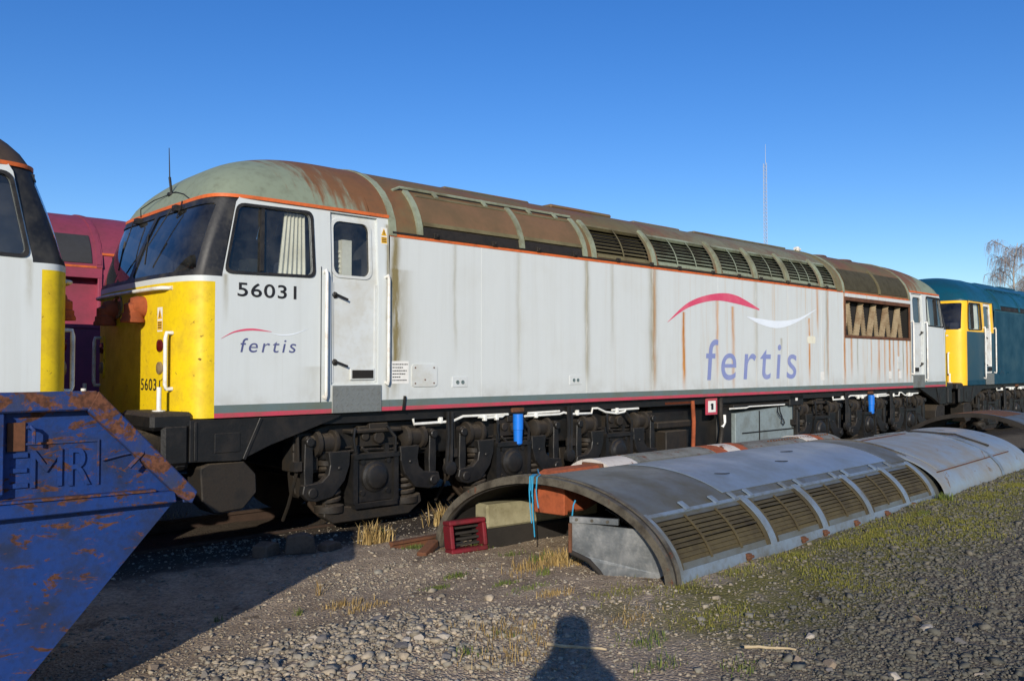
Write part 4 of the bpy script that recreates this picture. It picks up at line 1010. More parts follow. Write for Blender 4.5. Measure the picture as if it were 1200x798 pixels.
# folded rim channels standing proud of the side plates
def beam(name, a, b, wd, y0, y1, mat):
    a = Vector(a); b = Vector(b); d = (b - a).normalized(); nrm = Vector((-d.y, d.x))
    q = [a, b, b + nrm * wd, a + nrm * wd]
    m = MB(); m.prism([(p.x, p.y) for p in q], y0, y1, fn=lambda p: Vector(sp(*p))); return m.build(name, mat, skip, bevel=.008)
for k, (ya, yb) in enumerate(((SY0 - .035, SY0 + .033), (SY1 - .033, SY1 + .03))):
    dz = 0 if k == 0 else -.22
    beam('top_rim', (-5.2, TOPZ - .095 + dz), (TOPX - .02, TOPZ - .095 + dz), .095, ya, yb, K['skiprim'])
    d = Vector((TIPX - TOPX, TIPZ - TOPZ)).normalized(); nr = Vector((d.y, -d.x)) * .095
    m = MB(); a = Vector((TOPX - .018, TOPZ + dz)); b = Vector((TIPX, TIPZ + dz)); e = .03
    m.prism([tuple(a), tuple(b), (b.x - .03, b.y - .06), (b.x - .10, b.y - .015), (a.x + nr.x + .02, TOPZ + dz - .095)], ya - .004, yb - .004, fn=lambda p: Vector(sp(*p))); m.build('sloping_rim', K['skiprim'], skip, bevel=.006)
    if k == 0:
        m = MB(); m.prism([(-5.6, .905), (-1.69, .885), (-1.70, .945), (-5.6, 1.00)], ya, yb - .006, fn=lambda p: Vector(sp(*p))); m.build('lower_rail', K['skip'], skip, bevel=.006)
        m = MB(); m.prism([(-5.6, 1.004), (-1.80, .951), (-1.80, .962), (-5.6, 1.018)], ya + .004, yb - .006, fn=lambda p: Vector(sp(*p))); m.build('weld_bead', K['skiprim'], skip)
m = MB(); m.box(sp(-2.60, SY0 - .03, 1.0), sp(-2.495, SY0 + .03, 1.38)); m.build('stiffener_post', K['skip'], skip, bevel=.008)
m = MB(); m.box(sp(TIPX - .06, SY0 + .02, TIPZ - .06), sp(TIPX - .01, SY1 - .02, TIPZ - .01)); m.build('end_lip', K['skiprim'], skip, bevel=.008)
# welded letters, hooks and a hinge plate
def welded(txt, x0, x1, z0, z1):
    cu = bpy.data.curves.new('t', 'FONT'); cu.body = txt; cu.extrude = .5; cu.resolution_u = 4
    to = bpy.data.objects.new('t', cu); COL.objects.link(to)
    me0 = bpy.data.meshes.new_from_object(to.evaluated_get(bpy.context.evaluated_depsgraph_get()))
    vs = [v.co.copy() for v in me0.vertices]; fs = [list(p.vertices) for p in me0.polygons]
    bpy.data.objects.remove(to); bpy.data.curves.remove(cu); bpy.data.meshes.remove(me0)
    ax = min(v.x for v in vs); bx = max(v.x for v in vs); ay = min(v.y for v in vs); by = max(v.y for v in vs)
    m = MB(); m.add([sp(x0 + (v.x - ax) / (bx - ax) * (x1 - x0), SY0 + inn - .009 - .009 * v.z, z0 + (v.y - ay) / (by - ay) * (z1 - z0)) for v in vs], fs)
    return m.build('welded_letter', K['skip'], skip)
welded('E', -2.49, -2.385, 1.025, 1.19); welded('M', -2.375, -2.235, 1.02, 1.20); welded('R', -2.205, -2.105, 1.015, 1.20)
m = MB(); m.box(sp(-2.072, SY0 + inn - .012, 1.01), sp(-2.064, SY0 + inn - .002, 1.235)); m.box(sp(-2.49, SY0 + inn - .010, 1.226), sp(-2.064, SY0 + inn - .002, 1.236)); m.build('weld_line', K['skiprim'], skip)
m = MB(); m.box(sp(-2.475, SY0 + inn - .014, 1.2), sp(-2.40, SY0 + inn - .002, 1.335)); m.build('rusty_patch_plate', K['rustdark'], skip)
m = MB(); m.tube([sp(-2.39, SY0 + .02, 1.31), sp(-2.385, SY0 - .02, 1.315), sp(-2.375, SY0 - .03, 1.30), sp(-2.375, SY0 - .03, 1.235)], .009, 6); m.build('hook', K['skiprim'], skip)
m = MB(); m.tube([sp(-1.865, SY0 + .02, 1.175), sp(-1.86, SY0 - .02, 1.18), sp(-1.875, SY0 - .04, 1.155), sp(-1.94, SY0 - .045, 1.09)], .011, 6); m.tube([sp(-2.05, SY0 + .02, 1.13), sp(-1.95, SY0 + .022, 1.15), sp(-1.80, SY0 + .024, 1.17)], .006, 5); m.build('bent_bar', K['skiprim'], skip)

# ------------------------------------------------------------------ curved roof sections lying on the ground
K['sheet'] = paint('grey_brown_roof_sheet', srgb(100, 105, 106), srgb(84, 78, 58), .85, .45, .15, scale=1.1, bump=.1, dent=.5)
K['bluesheet'] = paint('blue_grey_roof_sheet', srgb(120, 136, 156), srgb(100, 104, 98), .5, .4, .15, scale=1.0, bump=.06, dent=.5)
K['paleframe'] = paint('pale_blue_frame', srgb(118, 132, 146), srgb(88, 82, 62), .7, .5, .1, scale=2.4, bump=.1)
K['oliveslat'] = paint('olive_brown_slat', srgb(84, 74, 48), srgb(50, 42, 30), .7, .8, scale=3, bump=.3)
K['rimmetal'] = paint('worn_arch_rim', srgb(98, 92, 80), srgb(48, 42, 34), .85, .6, .1, scale=7, bump=.25, rust=.2)
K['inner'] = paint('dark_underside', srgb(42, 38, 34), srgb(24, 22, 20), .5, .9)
K['planksheet'] = paint('scuffed_grey_sheet', srgb(120, 122, 118), srgb(78, 72, 62), .7, .6, .1, scale=2.6, bump=.3, rust=.3, dent=.5)
K['whitesheet'] = paint('peeling_white_sheet', srgb(198, 192, 184), srgb(150, 120, 100), .4, .7, scale=2.5, rust=.3, bump=.2)
K['streaked'] = paint('rust_streaked_pale_sheet', srgb(132, 146, 158), srgb(138, 120, 86), .6, .45, .1, scale=1.3, rust=.16, rustcol=srgb(136, 108, 72), bump=.1, rscale=2.2, dent=.5)
class Arch:
    def __init__(s, hw, rise): s.hw = hw; s.rise = rise
    def pt(s, x, t, off=0.0):
        n = Vector((0, -math.cos(t) / s.hw, math.sin(t) / s.rise)).normalized()
        return Vector((x, -s.hw * math.cos(t), s.rise * math.sin(t))) + n * off
    def shell(s, m, x0, x1, t0, t1, o0, o1, n=28, mi=0):
        """closed curved slab"""
        ts = [t0 + (t1 - t0) * i / n for i in range(n + 1)]
        m.grid(lambda x, t: s.pt(x, t, o1), [x0, x1], ts, mi=mi); m.grid(lambda x, t: s.pt(x, t, o0), [x0, x1], ts, mi=mi, flip=True)
        for x in (x0, x1): m.grid(lambda k, t: s.pt(x, t, o0 + (o1 - o0) * k), [0, 1], ts, mi=mi)
        for t in (t0, t1): m.grid(lambda x, k: s.pt(x, t, o0 + (o1 - o0) * k), [x0, x1], [0, 1], mi=mi)
        return m
    def piece(s, name, mat, parent, x0, x1, t0, t1, o0, o1, n=28):
        return s.shell(MB(), x0, x1, t0, t1, o0, o1, n).build(name, mat, parent, smooth=40, weld=True)
    def open_shell(s, m, x0, x1, holes, o0, o1, mi=0):
        xs = sorted(set([x0, x1] + [h for a in holes for h in a[:2]])); ts = sorted(set([math.pi * i / 36 for i in range(37)] + [h for a in holes for h in a[2:]]))
        keep = lambda x, t: not any(a < x < b and c < t < d for a, b, c, d in holes)
        m.grid(lambda x, t: s.pt(x, t, o1), xs, ts, keep, mi); m.grid(lambda x, t: s.pt(x, t, o0), xs, ts, keep, 1, True)
        for x in (x0, x1): m.grid(lambda k, t: s.pt(x, t, o0 + (o1 - o0) * k), [0, 1], ts)
        for t in (0, math.pi): m.grid(lambda x, k: s.pt(x, t, o0 + (o1 - o0) * k), [x0, x1], [0, 1])

# A: the big one in front, with louvred panels along its near side
A = Arch(1.37, .76); AL = 6.55
ra = thing('roof_section', 'large grey arched roof section with brown louvred panels lying nearest on the gravel', 'roof section', (1.94, -2.52, -.17), R(3.5), 'scrapped roof sections on the ground')
ra.rotation_euler = (R(-1.2), R(.55), R(3.5))
t0, t1 = R(9.5), R(39)
panels = [(.13, 1.66, 2), (1.78, 2.80, 1), (2.92, 4.02, 1), (4.15, 5.20, 1), (5.32, 6.15, 0)]
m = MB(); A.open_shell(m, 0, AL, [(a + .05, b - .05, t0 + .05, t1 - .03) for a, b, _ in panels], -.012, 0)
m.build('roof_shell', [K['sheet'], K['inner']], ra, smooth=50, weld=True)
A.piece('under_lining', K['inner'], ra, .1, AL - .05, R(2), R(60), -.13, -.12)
A.piece('rim_gasket', K['inner'], ra, .018, .047, 0, math.pi, -.06, .02, 48); A.piece('end_rim', K['rimmetal'], ra, -.03, .02, 0, math.pi, -.045, .022, 48); A.piece('end_rim', K['rimmetal'], ra, .045, .09, 0, math.pi, -.02, .032, 48); A.piece('end_rim', K['rimmetal'], ra, AL - .04, AL + .02, 0, math.pi, -.08, .012, 40)
A.piece('top_sheet', K['bluesheet'], ra, 1.55, 5.75, R(47), R(96), .003, .010); A.piece('top_sheet', K['sheet'], ra, 5.78, 6.35, R(44), R(100), .003, .008)
A.piece('lower_edge', K['paleframe'], ra, .08, 6.3, R(1), R(8.5), .002, .012, 6); A.piece('upper_edge', K['paleframe'], ra, .10, 6.25, t1 + .01, t1 + R(2.6), .002, .016, 5)
for i, (a, b, nd) in enumerate(panels):
    m = MB()
    if nd:
        for k in range(nd):
            xx = a + (b - a) * (k + 1) / (nd + 1); A.shell(m, xx - .012, xx + .012, t0 + .03, t1 - .02, .005, .016, 10)
    A.shell(m, a, a + .055, t0 - .02, t1 + .01, .002, .012, 10); A.shell(m, b - .055, b, t0 - .02, t1 + .01, .002, .012, 10)
    g = m.build('louvre_panel', K['oliveslat'], ra, smooth=40)
    for k in range(9):
        ta = t0 + .05 + (t1 - t0 - .08) * k / 9; tb = ta + (t1 - t0 - .08) / 9 * .93
        P = [A.pt(a + .05, ta, .003), A.pt(b - .05, ta, .003), A.pt(b - .05, tb, -.012), A.pt(a + .05, tb, -.012)]
        m = MB(); j1, j2 = random.gauss(0, .004), random.gauss(0, .004); P = [P[0] + Vector((0, -j1, j1)), P[1] + Vector((0, -j2, j2)), P[2], P[3]]; q = [p + Vector((0, .006, -.004)) for p in P]; m.add(P + q, [(0, 1, 2, 3), (7, 6, 5, 4), (0, 4, 5, 1), (2, 6, 7, 3), (1, 5, 6, 2), (3, 7, 4, 0)]); m.build('slat', K['oliveslat'], g)
for x in (.10, 1.72, 2.86, 4.085, 5.26, 6.2): A.piece('panel_frame', K['paleframe'], ra, x - .055, x + .05, t0 - R(3), t1 + R(3), .013, .024, 14)
for x in (.75, 1.25, 1.6, 1.9, 2.65, 3.0, 3.9, 4.25, 5.1, 5.6):
    m = MB(); A.shell(m, x - .035, x + .035, t1 + R(1), t1 + R(6.5), .017, .030, 4); m.build('hinge', K['paleframe'], ra)
for x in (1.2, 2.3, 2.8, 3.6, 4.5, 5.4):
    m = MB(); p = A.pt(x, R(5), .02); m.box((x - .03, p.y - .02, p.z - .03), (x + .03, p.y + .02, p.z + .03)); m.cyl((x - .05, p.y - .02, p.z), (x + .05, p.y - .02, p.z), .016, n=8); m.build('catch', K['rustdark'], ra, bevel=.004)
for x, t in ((1.95, 63), (3.4, 66), (4.1, 78)):
    m = MB(); m.tube([A.pt(x, R(t), .012), A.pt(x + .12, R(t - 2), .018), A.pt(x + .22, R(t - 2), .012)], .006, 5); m.build('wire_stub', K['rubber'], ra)

# B: narrow section between the big one and the locomotive
B = Arch(.60, .62)
rb = thing('roof_section', 'low battered grey and rust coloured roof section between the arch and the locomotive', 'roof section', (4.55, -.82, -.19), R(.5), 'scrapped roof sections on the ground')
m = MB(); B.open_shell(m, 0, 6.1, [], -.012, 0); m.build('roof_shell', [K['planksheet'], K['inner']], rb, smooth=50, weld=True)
B.piece('end_rim', K['whitesheet'], rb, -.03, .04, 0, math.pi, -.05, .012, 24)
B.piece('white_end_sheet', K['whitesheet'], rb, .05, .55, R(12), R(120), .002, .008, 14)
for a, b, mt in ((2.35, 2.62, 'rusty'), (2.65, 2.95, 'whitesheet'), (2.98, 3.16, 'rusty'), (5.0, 5.35, 'whitesheet'), (5.38, 5.55, 'rusty')): B.piece('cross_band', K[mt], rb, a, b, R(6), R(174), .002, .014, 20)
for k in range(9): B.piece('plank', K['planksheet'], rb, .62, 2.3, R(20 + k * 15), R(33 + k * 15), .002, .012, 4)
for k in range(24):
    m = MB(); x = 4.0 + k * .085; p = B.pt(x, R(78), .012); m.lathe(p - Vector((0, 0, .012)), (0, 0, 1), [(0, .018), (.02, .012)], 6); m.build('rivet', K['rustdark'], rb)
# C: pale section beyond
Cc = Arch(1.30, .61)
rc = thing('roof_section', 'pale blue grey roof section with rust streaks beyond the louvred one', 'roof section', (8.30, -2.30, -.14), R(4.2), 'scrapped roof sections on the ground')
m = MB(); Cc.open_shell(m, 0, 4.75, [], -.014, 0); m.build('roof_shell', [K['streaked'], K['inner']], rc, smooth=50, weld=True)
Cc.piece('cover_sheet', K['streaked'], rc, .3, 2.9, R(32), R(98), .003, .010, 14); Cc.piece('cover_sheet', K['streaked'], rc, 3.0, 4.0, R(32), R(98), .003, .010, 14); Cc.piece('joint_strip', K['paleframe'], rc, 2.86, 2.98, R(3), R(120), .011, .018, 16)
Cc.piece('lower_seam', K['rustdark'], rc, .2, 4.0, R(29.2), R(30.2), .004, .014, 3); Cc.piece('upper_seam', K['rustdark'], rc, .6, 2.6, R(92), R(93.5), .011, .02, 3)
m = MB(); m.bar(Cc.pt(3.0, R(96), .03), Cc.pt(3.2, R(66), .05), .07, .03); m.bar(Cc.pt(3.2, R(66), .05), Cc.pt(3.42, R(42), .03), .07, .03); m.bar(Cc.pt(2.9, R(92), .02), Cc.pt(3.2, R(108), .09), .03, .02); m.build('lifting_bar', K['inner'], rc, bevel=.005)
# D: short dark hoop further away
D = Arch(1.40, .84)
rd = thing('roof_section', 'short dark hoop of roof standing open beyond the pale section', 'roof section', (14.35, -1.92, -.17), R(3), 'scrapped roof sections on the ground')
m = MB(); D.open_shell(m, 0, 1.9, [], -.02, 0); m.build('roof_shell', [K['sheet'], K['inner']], rd, smooth=50, weld=True)
D.piece('end_rim', K['inner'], rd, -.03, .05, 0, math.pi, -.07, .01, 32); D.piece('rusty_top', K['rustdark'], rd, .3, 1.5, R(70), R(140), .003, .012, 12)

# ------------------------------------------------------------------ scrap in and around the big arch
def AW(x, y, z): return ra.matrix_basis @ Vector((x, y, z))
bpy.context.view_layer.update()
K['redpaint'] = paint('dark_red_frame_paint', srgb(112, 22, 34), srgb(60, 22, 22), .7, .6, scale=6, rust=.25)
K['beige'] = paint('mossy_beige_beam', srgb(150, 144, 116), srgb(86, 78, 50), .6, .8, scale=2.5, bump=.3)
rf = thing('metal_frame', 'dark red square metal frame with bars at the left foot of the arch', 'frame', (1.93, -1.50, -.215), R(-14)); rf.rotation_euler = (R(-8), R(-2), R(-14)); rf.scale = (.86, .86, .9)
m = MB()
for (a, b) in (((-.23, -.10, 0), (.23, .10, .05)), ((-.23, -.10, .30), (.23, .10, .35)), ((-.23, -.10, .05), (-.18, .10, .30)), ((.18, -.10, .05), (.23, .10, .30))): m.box(a, b)
m.build('frame_body', K['redpaint'], rf, bevel=.012)
for k in range(4):
    m = MB(); m.box((-.18, .02, .07 + k * .06), (.18, .10, .095 + k * .06)); m.build('bar', K['inner'], rf, bevel=.004)
wp = thing('timber_offcut', 'brown timber offcut leaning at the left foot of the arch', 'timber', (1.62, -1.28, -.215), R(30)); m = MB(); m.box((-.16, -.05, .0), (.16, .05, .07), M=Matrix.Rotation(R(-12), 4, 'Y')); m.build('offcut_body', K['rustdark'], wp, bevel=.008)
bb = thing('concrete_beam', 'mossy beige beam lying inside the arch behind the red frame', 'beam', (3.05, -1.55, -.22), R(-6))
m = MB(); m.box((-.95, -.12, 0), (.65, .12, .20)); m.build('lower_beam', K['inner'], bb, bevel=.02); m = MB(); m.box((-.90, -.10, .202), (.6, .12, .44)); m.build('upper_beam', K['beige'], bb, bevel=.02)
# rust-orange curved cowl hung in the roof
rw = thing('rusty_cowl', 'rust orange curved metal cowl wedged under the top of the arch', 'cowl', (2.55, -2.38, .25), R(8))
CW = [(-.42, .30), (-.40, .02), (-.05, .0), (.25, .06), (.42, .17), (.46, .30)]
m = MB(); m.prism(CW, -.16, .16); m.build('cowl_body', K['rusty'], rw, bevel=.02)
m = MB(); m.box((-.44, -.175, .0), (-.38, .175, .31)); m.build('cowl_flange', K['rusty'], rw, bevel=.008)
rp = thing('rusty_trough', 'rust orange box trough lying behind the crest of the arch', 'trough', (3.80, -1.17, -.21), R(2))
m = MB(); m.prism([(-.52, .56), (-.50, .0), (.46, .0), (.52, .56), (.42, .64), (-.42, .64)], -.14, .14); m.build('trough_body', K['rusty'], rp, bevel=.04)
m = MB(); m.box((.34, -.155, .45), (.39, .155, .66)); m.build('strap', K['rustdark'], rp, bevel=.01)
# bent grey panel standing in the mouth of the arch
gp = thing('bent_panel', 'bent grey sheet metal panel with rolled lip in the mouth of the arch', 'panel', (1.98, -3.33, -.19), R(-66)); gp.scale = (.9, 1, .9)
pr = [(-.42, .50), (-.42, .22), (-.36, .20), (-.24, .155), (-.14, .06), (-.08, -.03), (.34, .0), (.46, .08), (.40, .30), (.30, .47)]
m = MB()
pf = lambda p: Vector((p.x, p.y + .05 * max(0, p.x) ** 1 + .03 * (p.z - .25) ** 2, p.z + .03))
m.prism(pr, -.012, .012, fn=pf); m.build('panel_sheet', K['galv'], gp)
m = MB(); m.tube([pf(Vector((x, 0, z))) for x, z in pr[1:6]], .028, 8); m.build('rolled_lip', K['inner'], gp, smooth=60)
m = MB(); m.box((-.43, -.03, .25), (-.40, .03, .52)); m.build('edge_strip', K['rustdark'], gp)
m = MB(); m.prism([(-.42, .50), (.05, .505), (.05, .56), (-.42, .555)], -.03, .0, fn=pf); m.build('top_flange', K['galv'], gp)
for x in (-.35, -.2, -.05):
    m = MB(); q = pf(Vector((x, -.03, .53))); m.cyl(q, q + Vector((0, -.012, 0)), .014, n=8); m.build('rivet', K['rimmetal'], gp)
# blue rope looped over the crown of the rim
K['rope'] = paint('blue_rope', srgb(48, 150, 190), srgb(30, 90, 120), .3, .8)
rope = thing('blue_rope', 'thin blue rope tied over the rim of the arch', 'rope', (0, 0, 0))
def aw(x, t, off): return ra.matrix_basis @ A.pt(x, t, off)
m = MB(); tt = R(96)
for k, (dt, dx, dz) in enumerate(((0, 0, .42), (1.6, .02, .30), (-2, .01, .16), (.8, .03, .1))):
    a = R(92 + dt); m = MB(); m.tube([aw(.12 + dx, a + .12, .02), aw(.05, a + .03, .03), aw(-.045, a, .02), aw(-.06, a, -.10), aw(-.05, a, -.10) + Vector((.02 * k, .02 * k, -dz * .5)), aw(-.05, a, -.10) + Vector((.03, .01, -dz))], .006, 5); m.build('rope_strand', K['rope'], rope, smooth=60)
a = R(72); m = MB(); m.tube([aw(.0, a, -.12), aw(-.02, a, -.16), aw(-.02, a, -.16) + Vector((.0, .03, -.2)), aw(-.02, a, -.16) + Vector((.02, .04, -.28))], .006, 5); m.build('rope_strand', K['rope'], rope, smooth=60)
m = MB(); m.tube([aw(.15, R(96), .015), aw(.45, R(108), .06), aw(.7, R(118), .03)], .006, 5)
m.build('rope_strand', K['rope'], rope, smooth=60)
# old rail beside the track, a pale stick
prof = [(-.065, 0), (.065, 0), (.065, .012), (.012, .03), (.012, .10), (.033, .115), (.033, .14), (-.033, .14), (-.033, .115), (-.012, .10), (-.012, .03), (-.065, .012)]
z0 = gh(1.8, -.95) - .06; m = MB(); n = len(prof); m.add([(x, p[0], p[1]) for x in (1.15, 4.3) for p in prof], [(i, (i + 1) % n, n + (i + 1) % n, n + i) for i in range(n)] + [tuple(range(n))[::-1], tuple(range(n, 2 * n))])
o = m.build('old_rail', K['rustdark'], None, loc=(.3, -.92, z0)); o.rotation_euler = (0, 0, R(1)); tag(o, 'rusty old rail lying half buried beside the white locomotive', 'rail')
K['wood'] = paint('bleached_wood', srgb(178, 160, 128), srgb(110, 92, 66), .5, .8, scale=8)
def stick(p, q, r, label):
    m = MB(); n = 7; pts = [Vector(p).lerp(Vector(q), i / n) for i in range(n + 1)]
    pts = [Vector((v.x + random.uniform(-.006, .006), v.y + random.uniform(-.006, .006), gh(v.x, v.y) + .045)) for v in pts]; m.tube(pts, r, 6, r2=r * .6)
    o = m.build('stick', K['wood'], None, smooth=60); tag(o, label, 'stick')
stick((1.03, -5.14, 0), (1.20, -5.38, 0), .010, 'pale stick lying alone on the gravel at lower right')
stick((.16, -4.35, 0), (.38, -4.62, 0), .011, 'pale stick in dry grass left of the photographer shadow')

# ------------------------------------------------------------------ loose stones, grass
FWD = Vector((math.cos(YAW) * math.cos(PITCH), math.sin(YAW) * math.cos(PITCH), math.sin(PITCH))); RGT = Vector((math.sin(YAW), -math.cos(YAW), 0)); UPV = RGT.cross(FWD)
def on_ground(px, py, z=-.15):
    r = FWD + RGT * ((px - 600) / 1000) + UPV * ((399 - py) / 1000); t = (z - CAM.z) / r.z; return CAM + r * t
def stone_shape(r_):
    """angular lump: hull of a few random points; returns verts and triangles"""
    bm = bmesh.new(); p = r_.uniform(-1, 1, (11, 3)); p /= np.maximum(np.linalg.norm(p, axis=1, keepdims=True), .6) ; p *= np.array([1.05, r_.uniform(.65, .95), r_.uniform(.45, .8)])
    for q in p: bm.verts.new(q)
    h = bmesh.ops.convex_hull(bm, input=bm.verts); bmesh.ops.delete(bm, geom=[v for v in bm.verts if not v.link_faces], context='VERTS'); bmesh.ops.triangulate(bm, faces=bm.faces)
    bm.verts.index_update(); v = np.array([w_.co[:] for w_ in bm.verts]); f = np.array([[w_.index for w_ in x.verts] for x in bm.faces]); bm.free(); return v, f
def big_mesh(name, V, F, mat, kind=None, parent=None):
    me = bpy.data.meshes.new(name); me.vertices.add(len(V)); me.vertices.foreach_set('co', V.astype(np.float32).ravel())
    k = F.shape[1]; me.loops.add(F.size); me.loops.foreach_set('vertex_index', F.astype(np.int32).ravel())
    me.polygons.add(len(F)); me.polygons.foreach_set('loop_start', np.arange(0, F.size, k, dtype=np.int32)); me.update(calc_edges=True); me.materials.append(mat)
    return obj(name, me, parent)
def free_spot(x, y):
    """not under the skip, not beneath the panels that touch the ground"""
    if -5.8 < x < -2.5 and SY0 - .05 < y < SY1: return False
    return True
shapes = [stone_shape(rng) for _ in range(24)]
N = 95000; got_v = []; cnt = 0; spots = []
xs_ = rng.uniform(-4.2, 15, 1400000); ys_ = rng.uniform(-7.6, 1.3, 1400000); us_ = rng.uniform(0, 1, 1400000)
cpos = np.array([CAM.x, CAM.y])
dist = np.hypot(xs_ - cpos[0], ys_ - cpos[1]); ok = us_ < np.clip((5.0 / dist) ** 1.7, 0, 1)
vx = (xs_ - CAM.x) * RGT.x + (ys_ - CAM.y) * RGT.y; vd = (xs_ - CAM.x) * FWD.x + (ys_ - CAM.y) * FWD.y
ok &= (vd > 2.6) & (np.abs(vx) < vd * .75 + .8)
patch = np.array([noise.noise((a * .8, b * .8, 3.1)) for a, b in zip(xs_[ok][:240000], ys_[ok][:240000])])
xo = xs_[ok][:240000]; yo = ys_[ok][:240000]; do = dist[ok][:240000]
heap = np.exp(-((xo + .55) / 1.3) ** 2 - ((yo + 3.8) / .8) ** 2)
yard = np.clip((xo - 1) * .3 - (yo + 4.6) * .8, 0, 1)
keep = rng.uniform(0, 1, len(xo)) < (.22 + .6 * np.clip(patch + .05, 0, 1) + .75 * heap + .75 * np.clip(yard + patch * .5, 0, 1))
xo, yo, do, heap, yard = xo[keep][:N], yo[keep][:N], do[keep][:N], heap[keep][:N], yard[keep][:N]
V = []; F = []; base = 0; big = []
for i in range(len(xo)):
    x, y = float(xo[i]), float(yo[i])
    if not free_spot(x, y): continue
    r = float(rng.lognormal(-4.95, .55)) * (1 + .8 * heap[i] + .45 * yard[i]) * (1 + max(0, do[i] - 7) * .05)
    r = min(r, .052)
    if r > .021 and do[i] < 7.5 and len(big) < 1200: big.append((r / do[i], x, y, r))
    else:
        a = float(rng.uniform(0, 6.28)); c, s = math.cos(a), math.sin(a); sv, sf = shapes[i % 24]; v = sv * r
        v = np.stack([v[:, 0] * c - v[:, 1] * s, v[:, 0] * s + v[:, 1] * c, v[:, 2]], 1); v += np.array([x, y, gh(x, y) + r * .12]); V.append(v); F.append(sf + base); base += len(v)
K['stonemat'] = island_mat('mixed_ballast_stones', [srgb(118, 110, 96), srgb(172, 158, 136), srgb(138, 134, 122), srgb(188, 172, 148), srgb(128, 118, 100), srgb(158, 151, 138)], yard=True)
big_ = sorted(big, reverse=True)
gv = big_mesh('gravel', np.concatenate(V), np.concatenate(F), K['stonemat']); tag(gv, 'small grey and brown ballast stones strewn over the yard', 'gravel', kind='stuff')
# the largest stones, one object each
smesh = []
def smat(i, col):
    return paint('stone_%d' % i, col, tuple(v * .5 for v in col[:3]) + (1,), .5, .9, scale=30, bump=.5)
SM = [smat(i, c) for i, c in enumerate((srgb(126, 120, 112), srgb(156, 144, 128), srgb(108, 104, 102), srgb(144, 128, 110), srgb(176, 166, 152)))]
for k in range(15):
    me = bpy.data.meshes.new('stone'); bm = bmesh.new(); sh, sf = stone_shape(rng)
    vs = [bm.verts.new(p) for p in sh]; [bm.faces.new([vs[j] for j in f]) for f in sf]
    bmesh.ops.bevel(bm, geom=list(bm.edges), offset=.05, segments=1, affect='EDGES'); bm.to_mesh(me); bm.free(); me.materials.append(SM[k % 5]); smesh.append(me)
for k, (_, x, y, r) in enumerate(big_[:290]):
    o = obj('stone', smesh[k % 15], ground, (x, y, gh(x, y) + r * .15)); o.scale = (r, r, r); o.rotation_euler = (random.uniform(-.25, .25), random.uniform(-.25, .25), random.uniform(0, 6.28))
V = []; F = []; base = 0
for k, (_, x, y, r) in enumerate(big_[290:]):
    sv, sf = shapes[k % 24]; v = sv * r + np.array([x, y, gh(x, y) + r * .15]); V.append(v); F.append(sf + base); base += len(v)
if V:
    g2 = big_mesh('gravel', np.concatenate(V), np.concatenate(F), K['stonemat']); tag(g2, 'larger loose ballast stones among the gravel', 'gravel', kind='stuff')

def grass_mesh(name, patches, mat, label, cat='grass'):
    V = []; F = []; b = 0
    for (cx, cy, rx, ry, n, h) in patches:
        for _ in range(n):
            a = random.gauss(0, .5) * rx; c = random.gauss(0, .5) * ry; x = cx + a; y = cy + c; hh = h * random.uniform(.35, 1.1); w_ = max(.0025, hh * .035) * random.uniform(.7, 1.4)
            d = random.uniform(0, 6.28); lean = random.uniform(.1, .75) * hh; dx, dy = math.cos(d), math.sin(d); z = gh(x, y) - .005; px_, py_ = -dy * w_, dx * w_
            V += [(x - px_, y - py_, z), (x + px_, y + py_, z), (x + dx * lean * .35 + px_ * .8, y + dy * lean * .35 + py_ * .8, z + hh * .55), (x + dx * lean * .35 - px_ * .8, y + dy * lean * .35 - py_ * .8, z + hh * .55), (x + dx * lean, y + dy * lean, z + hh * .95), (x + dx * lean * .96, y + dy * lean * .96, z + hh * .93)]
            F += [(b, b + 1, b + 2, b + 3), (b + 3, b + 2, b + 4, b + 5)]; b += 6
    o = big_mesh(name, np.array(V), np.array(F), mat); return tag(o, label, cat, kind='stuff')
K['green'] = island_mat('green_grass', [srgb(84, 104, 38), srgb(112, 122, 50), srgb(70, 92, 34), srgb(128, 128, 62)], .7)
K['dry'] = island_mat('dry_grass', [srgb(172, 144, 88), srgb(140, 112, 62), srgb(188, 162, 106), srgb(120, 96, 54)], .8)
K['moss'] = island_mat('mossy_tufts', [srgb(112, 116, 42), srgb(136, 130, 52), srgb(98, 106, 40), srgb(148, 134, 68)], .9)
def gp_(px, py): p = on_ground(px, py); return p.x, p.y
gr = [(*gp_(446, 622), .10, .06, 90, .14), (*gp_(485, 634), .12, .07, 160, .06), (*gp_(533, 669), .12, .06, 150, .05), (*gp_(512, 684), .14, .05, 130, .04), (*gp_(590, 683), .14, .05, 130, .04), (*gp_(565, 636), .16, .08, 160, .08),
      (*gp_(637, 655), .14, .10, 150, .10), (*gp_(600, 645), .10, .06, 70, .06), (*gp_(640, 672), .06, .05, 50, .10), (*gp_(625, 690), .20, .08, 120, .04), (*gp_(760, 760), .2, .1, 120, .06), (*gp_(775, 790), .2, .1, 90, .06), (*gp_(870, 790), .15, .1, 80, .05),
      (*gp_(1108, 588), .12, .10, 190, .12), (*gp_(1082, 606), .16, .08, 140, .06), (*gp_(1180, 530), .6, .4, 240, .14), (*gp_(1120, 488), .5, .5, 260, .35), (*gp_(1090, 492), .3, .3, 120, .3), (*gp_(590, 765), .08, .06, 40, .05), (*gp_(550, 790), .1, .06, 50, .06), (*gp_(350, 715), .05, .04, 40, .07), (*gp_(255, 718), .05, .04, 30, .07)]
grass_mesh('grass', gr, K['green'], 'green grass tufts scattered over the gravel')
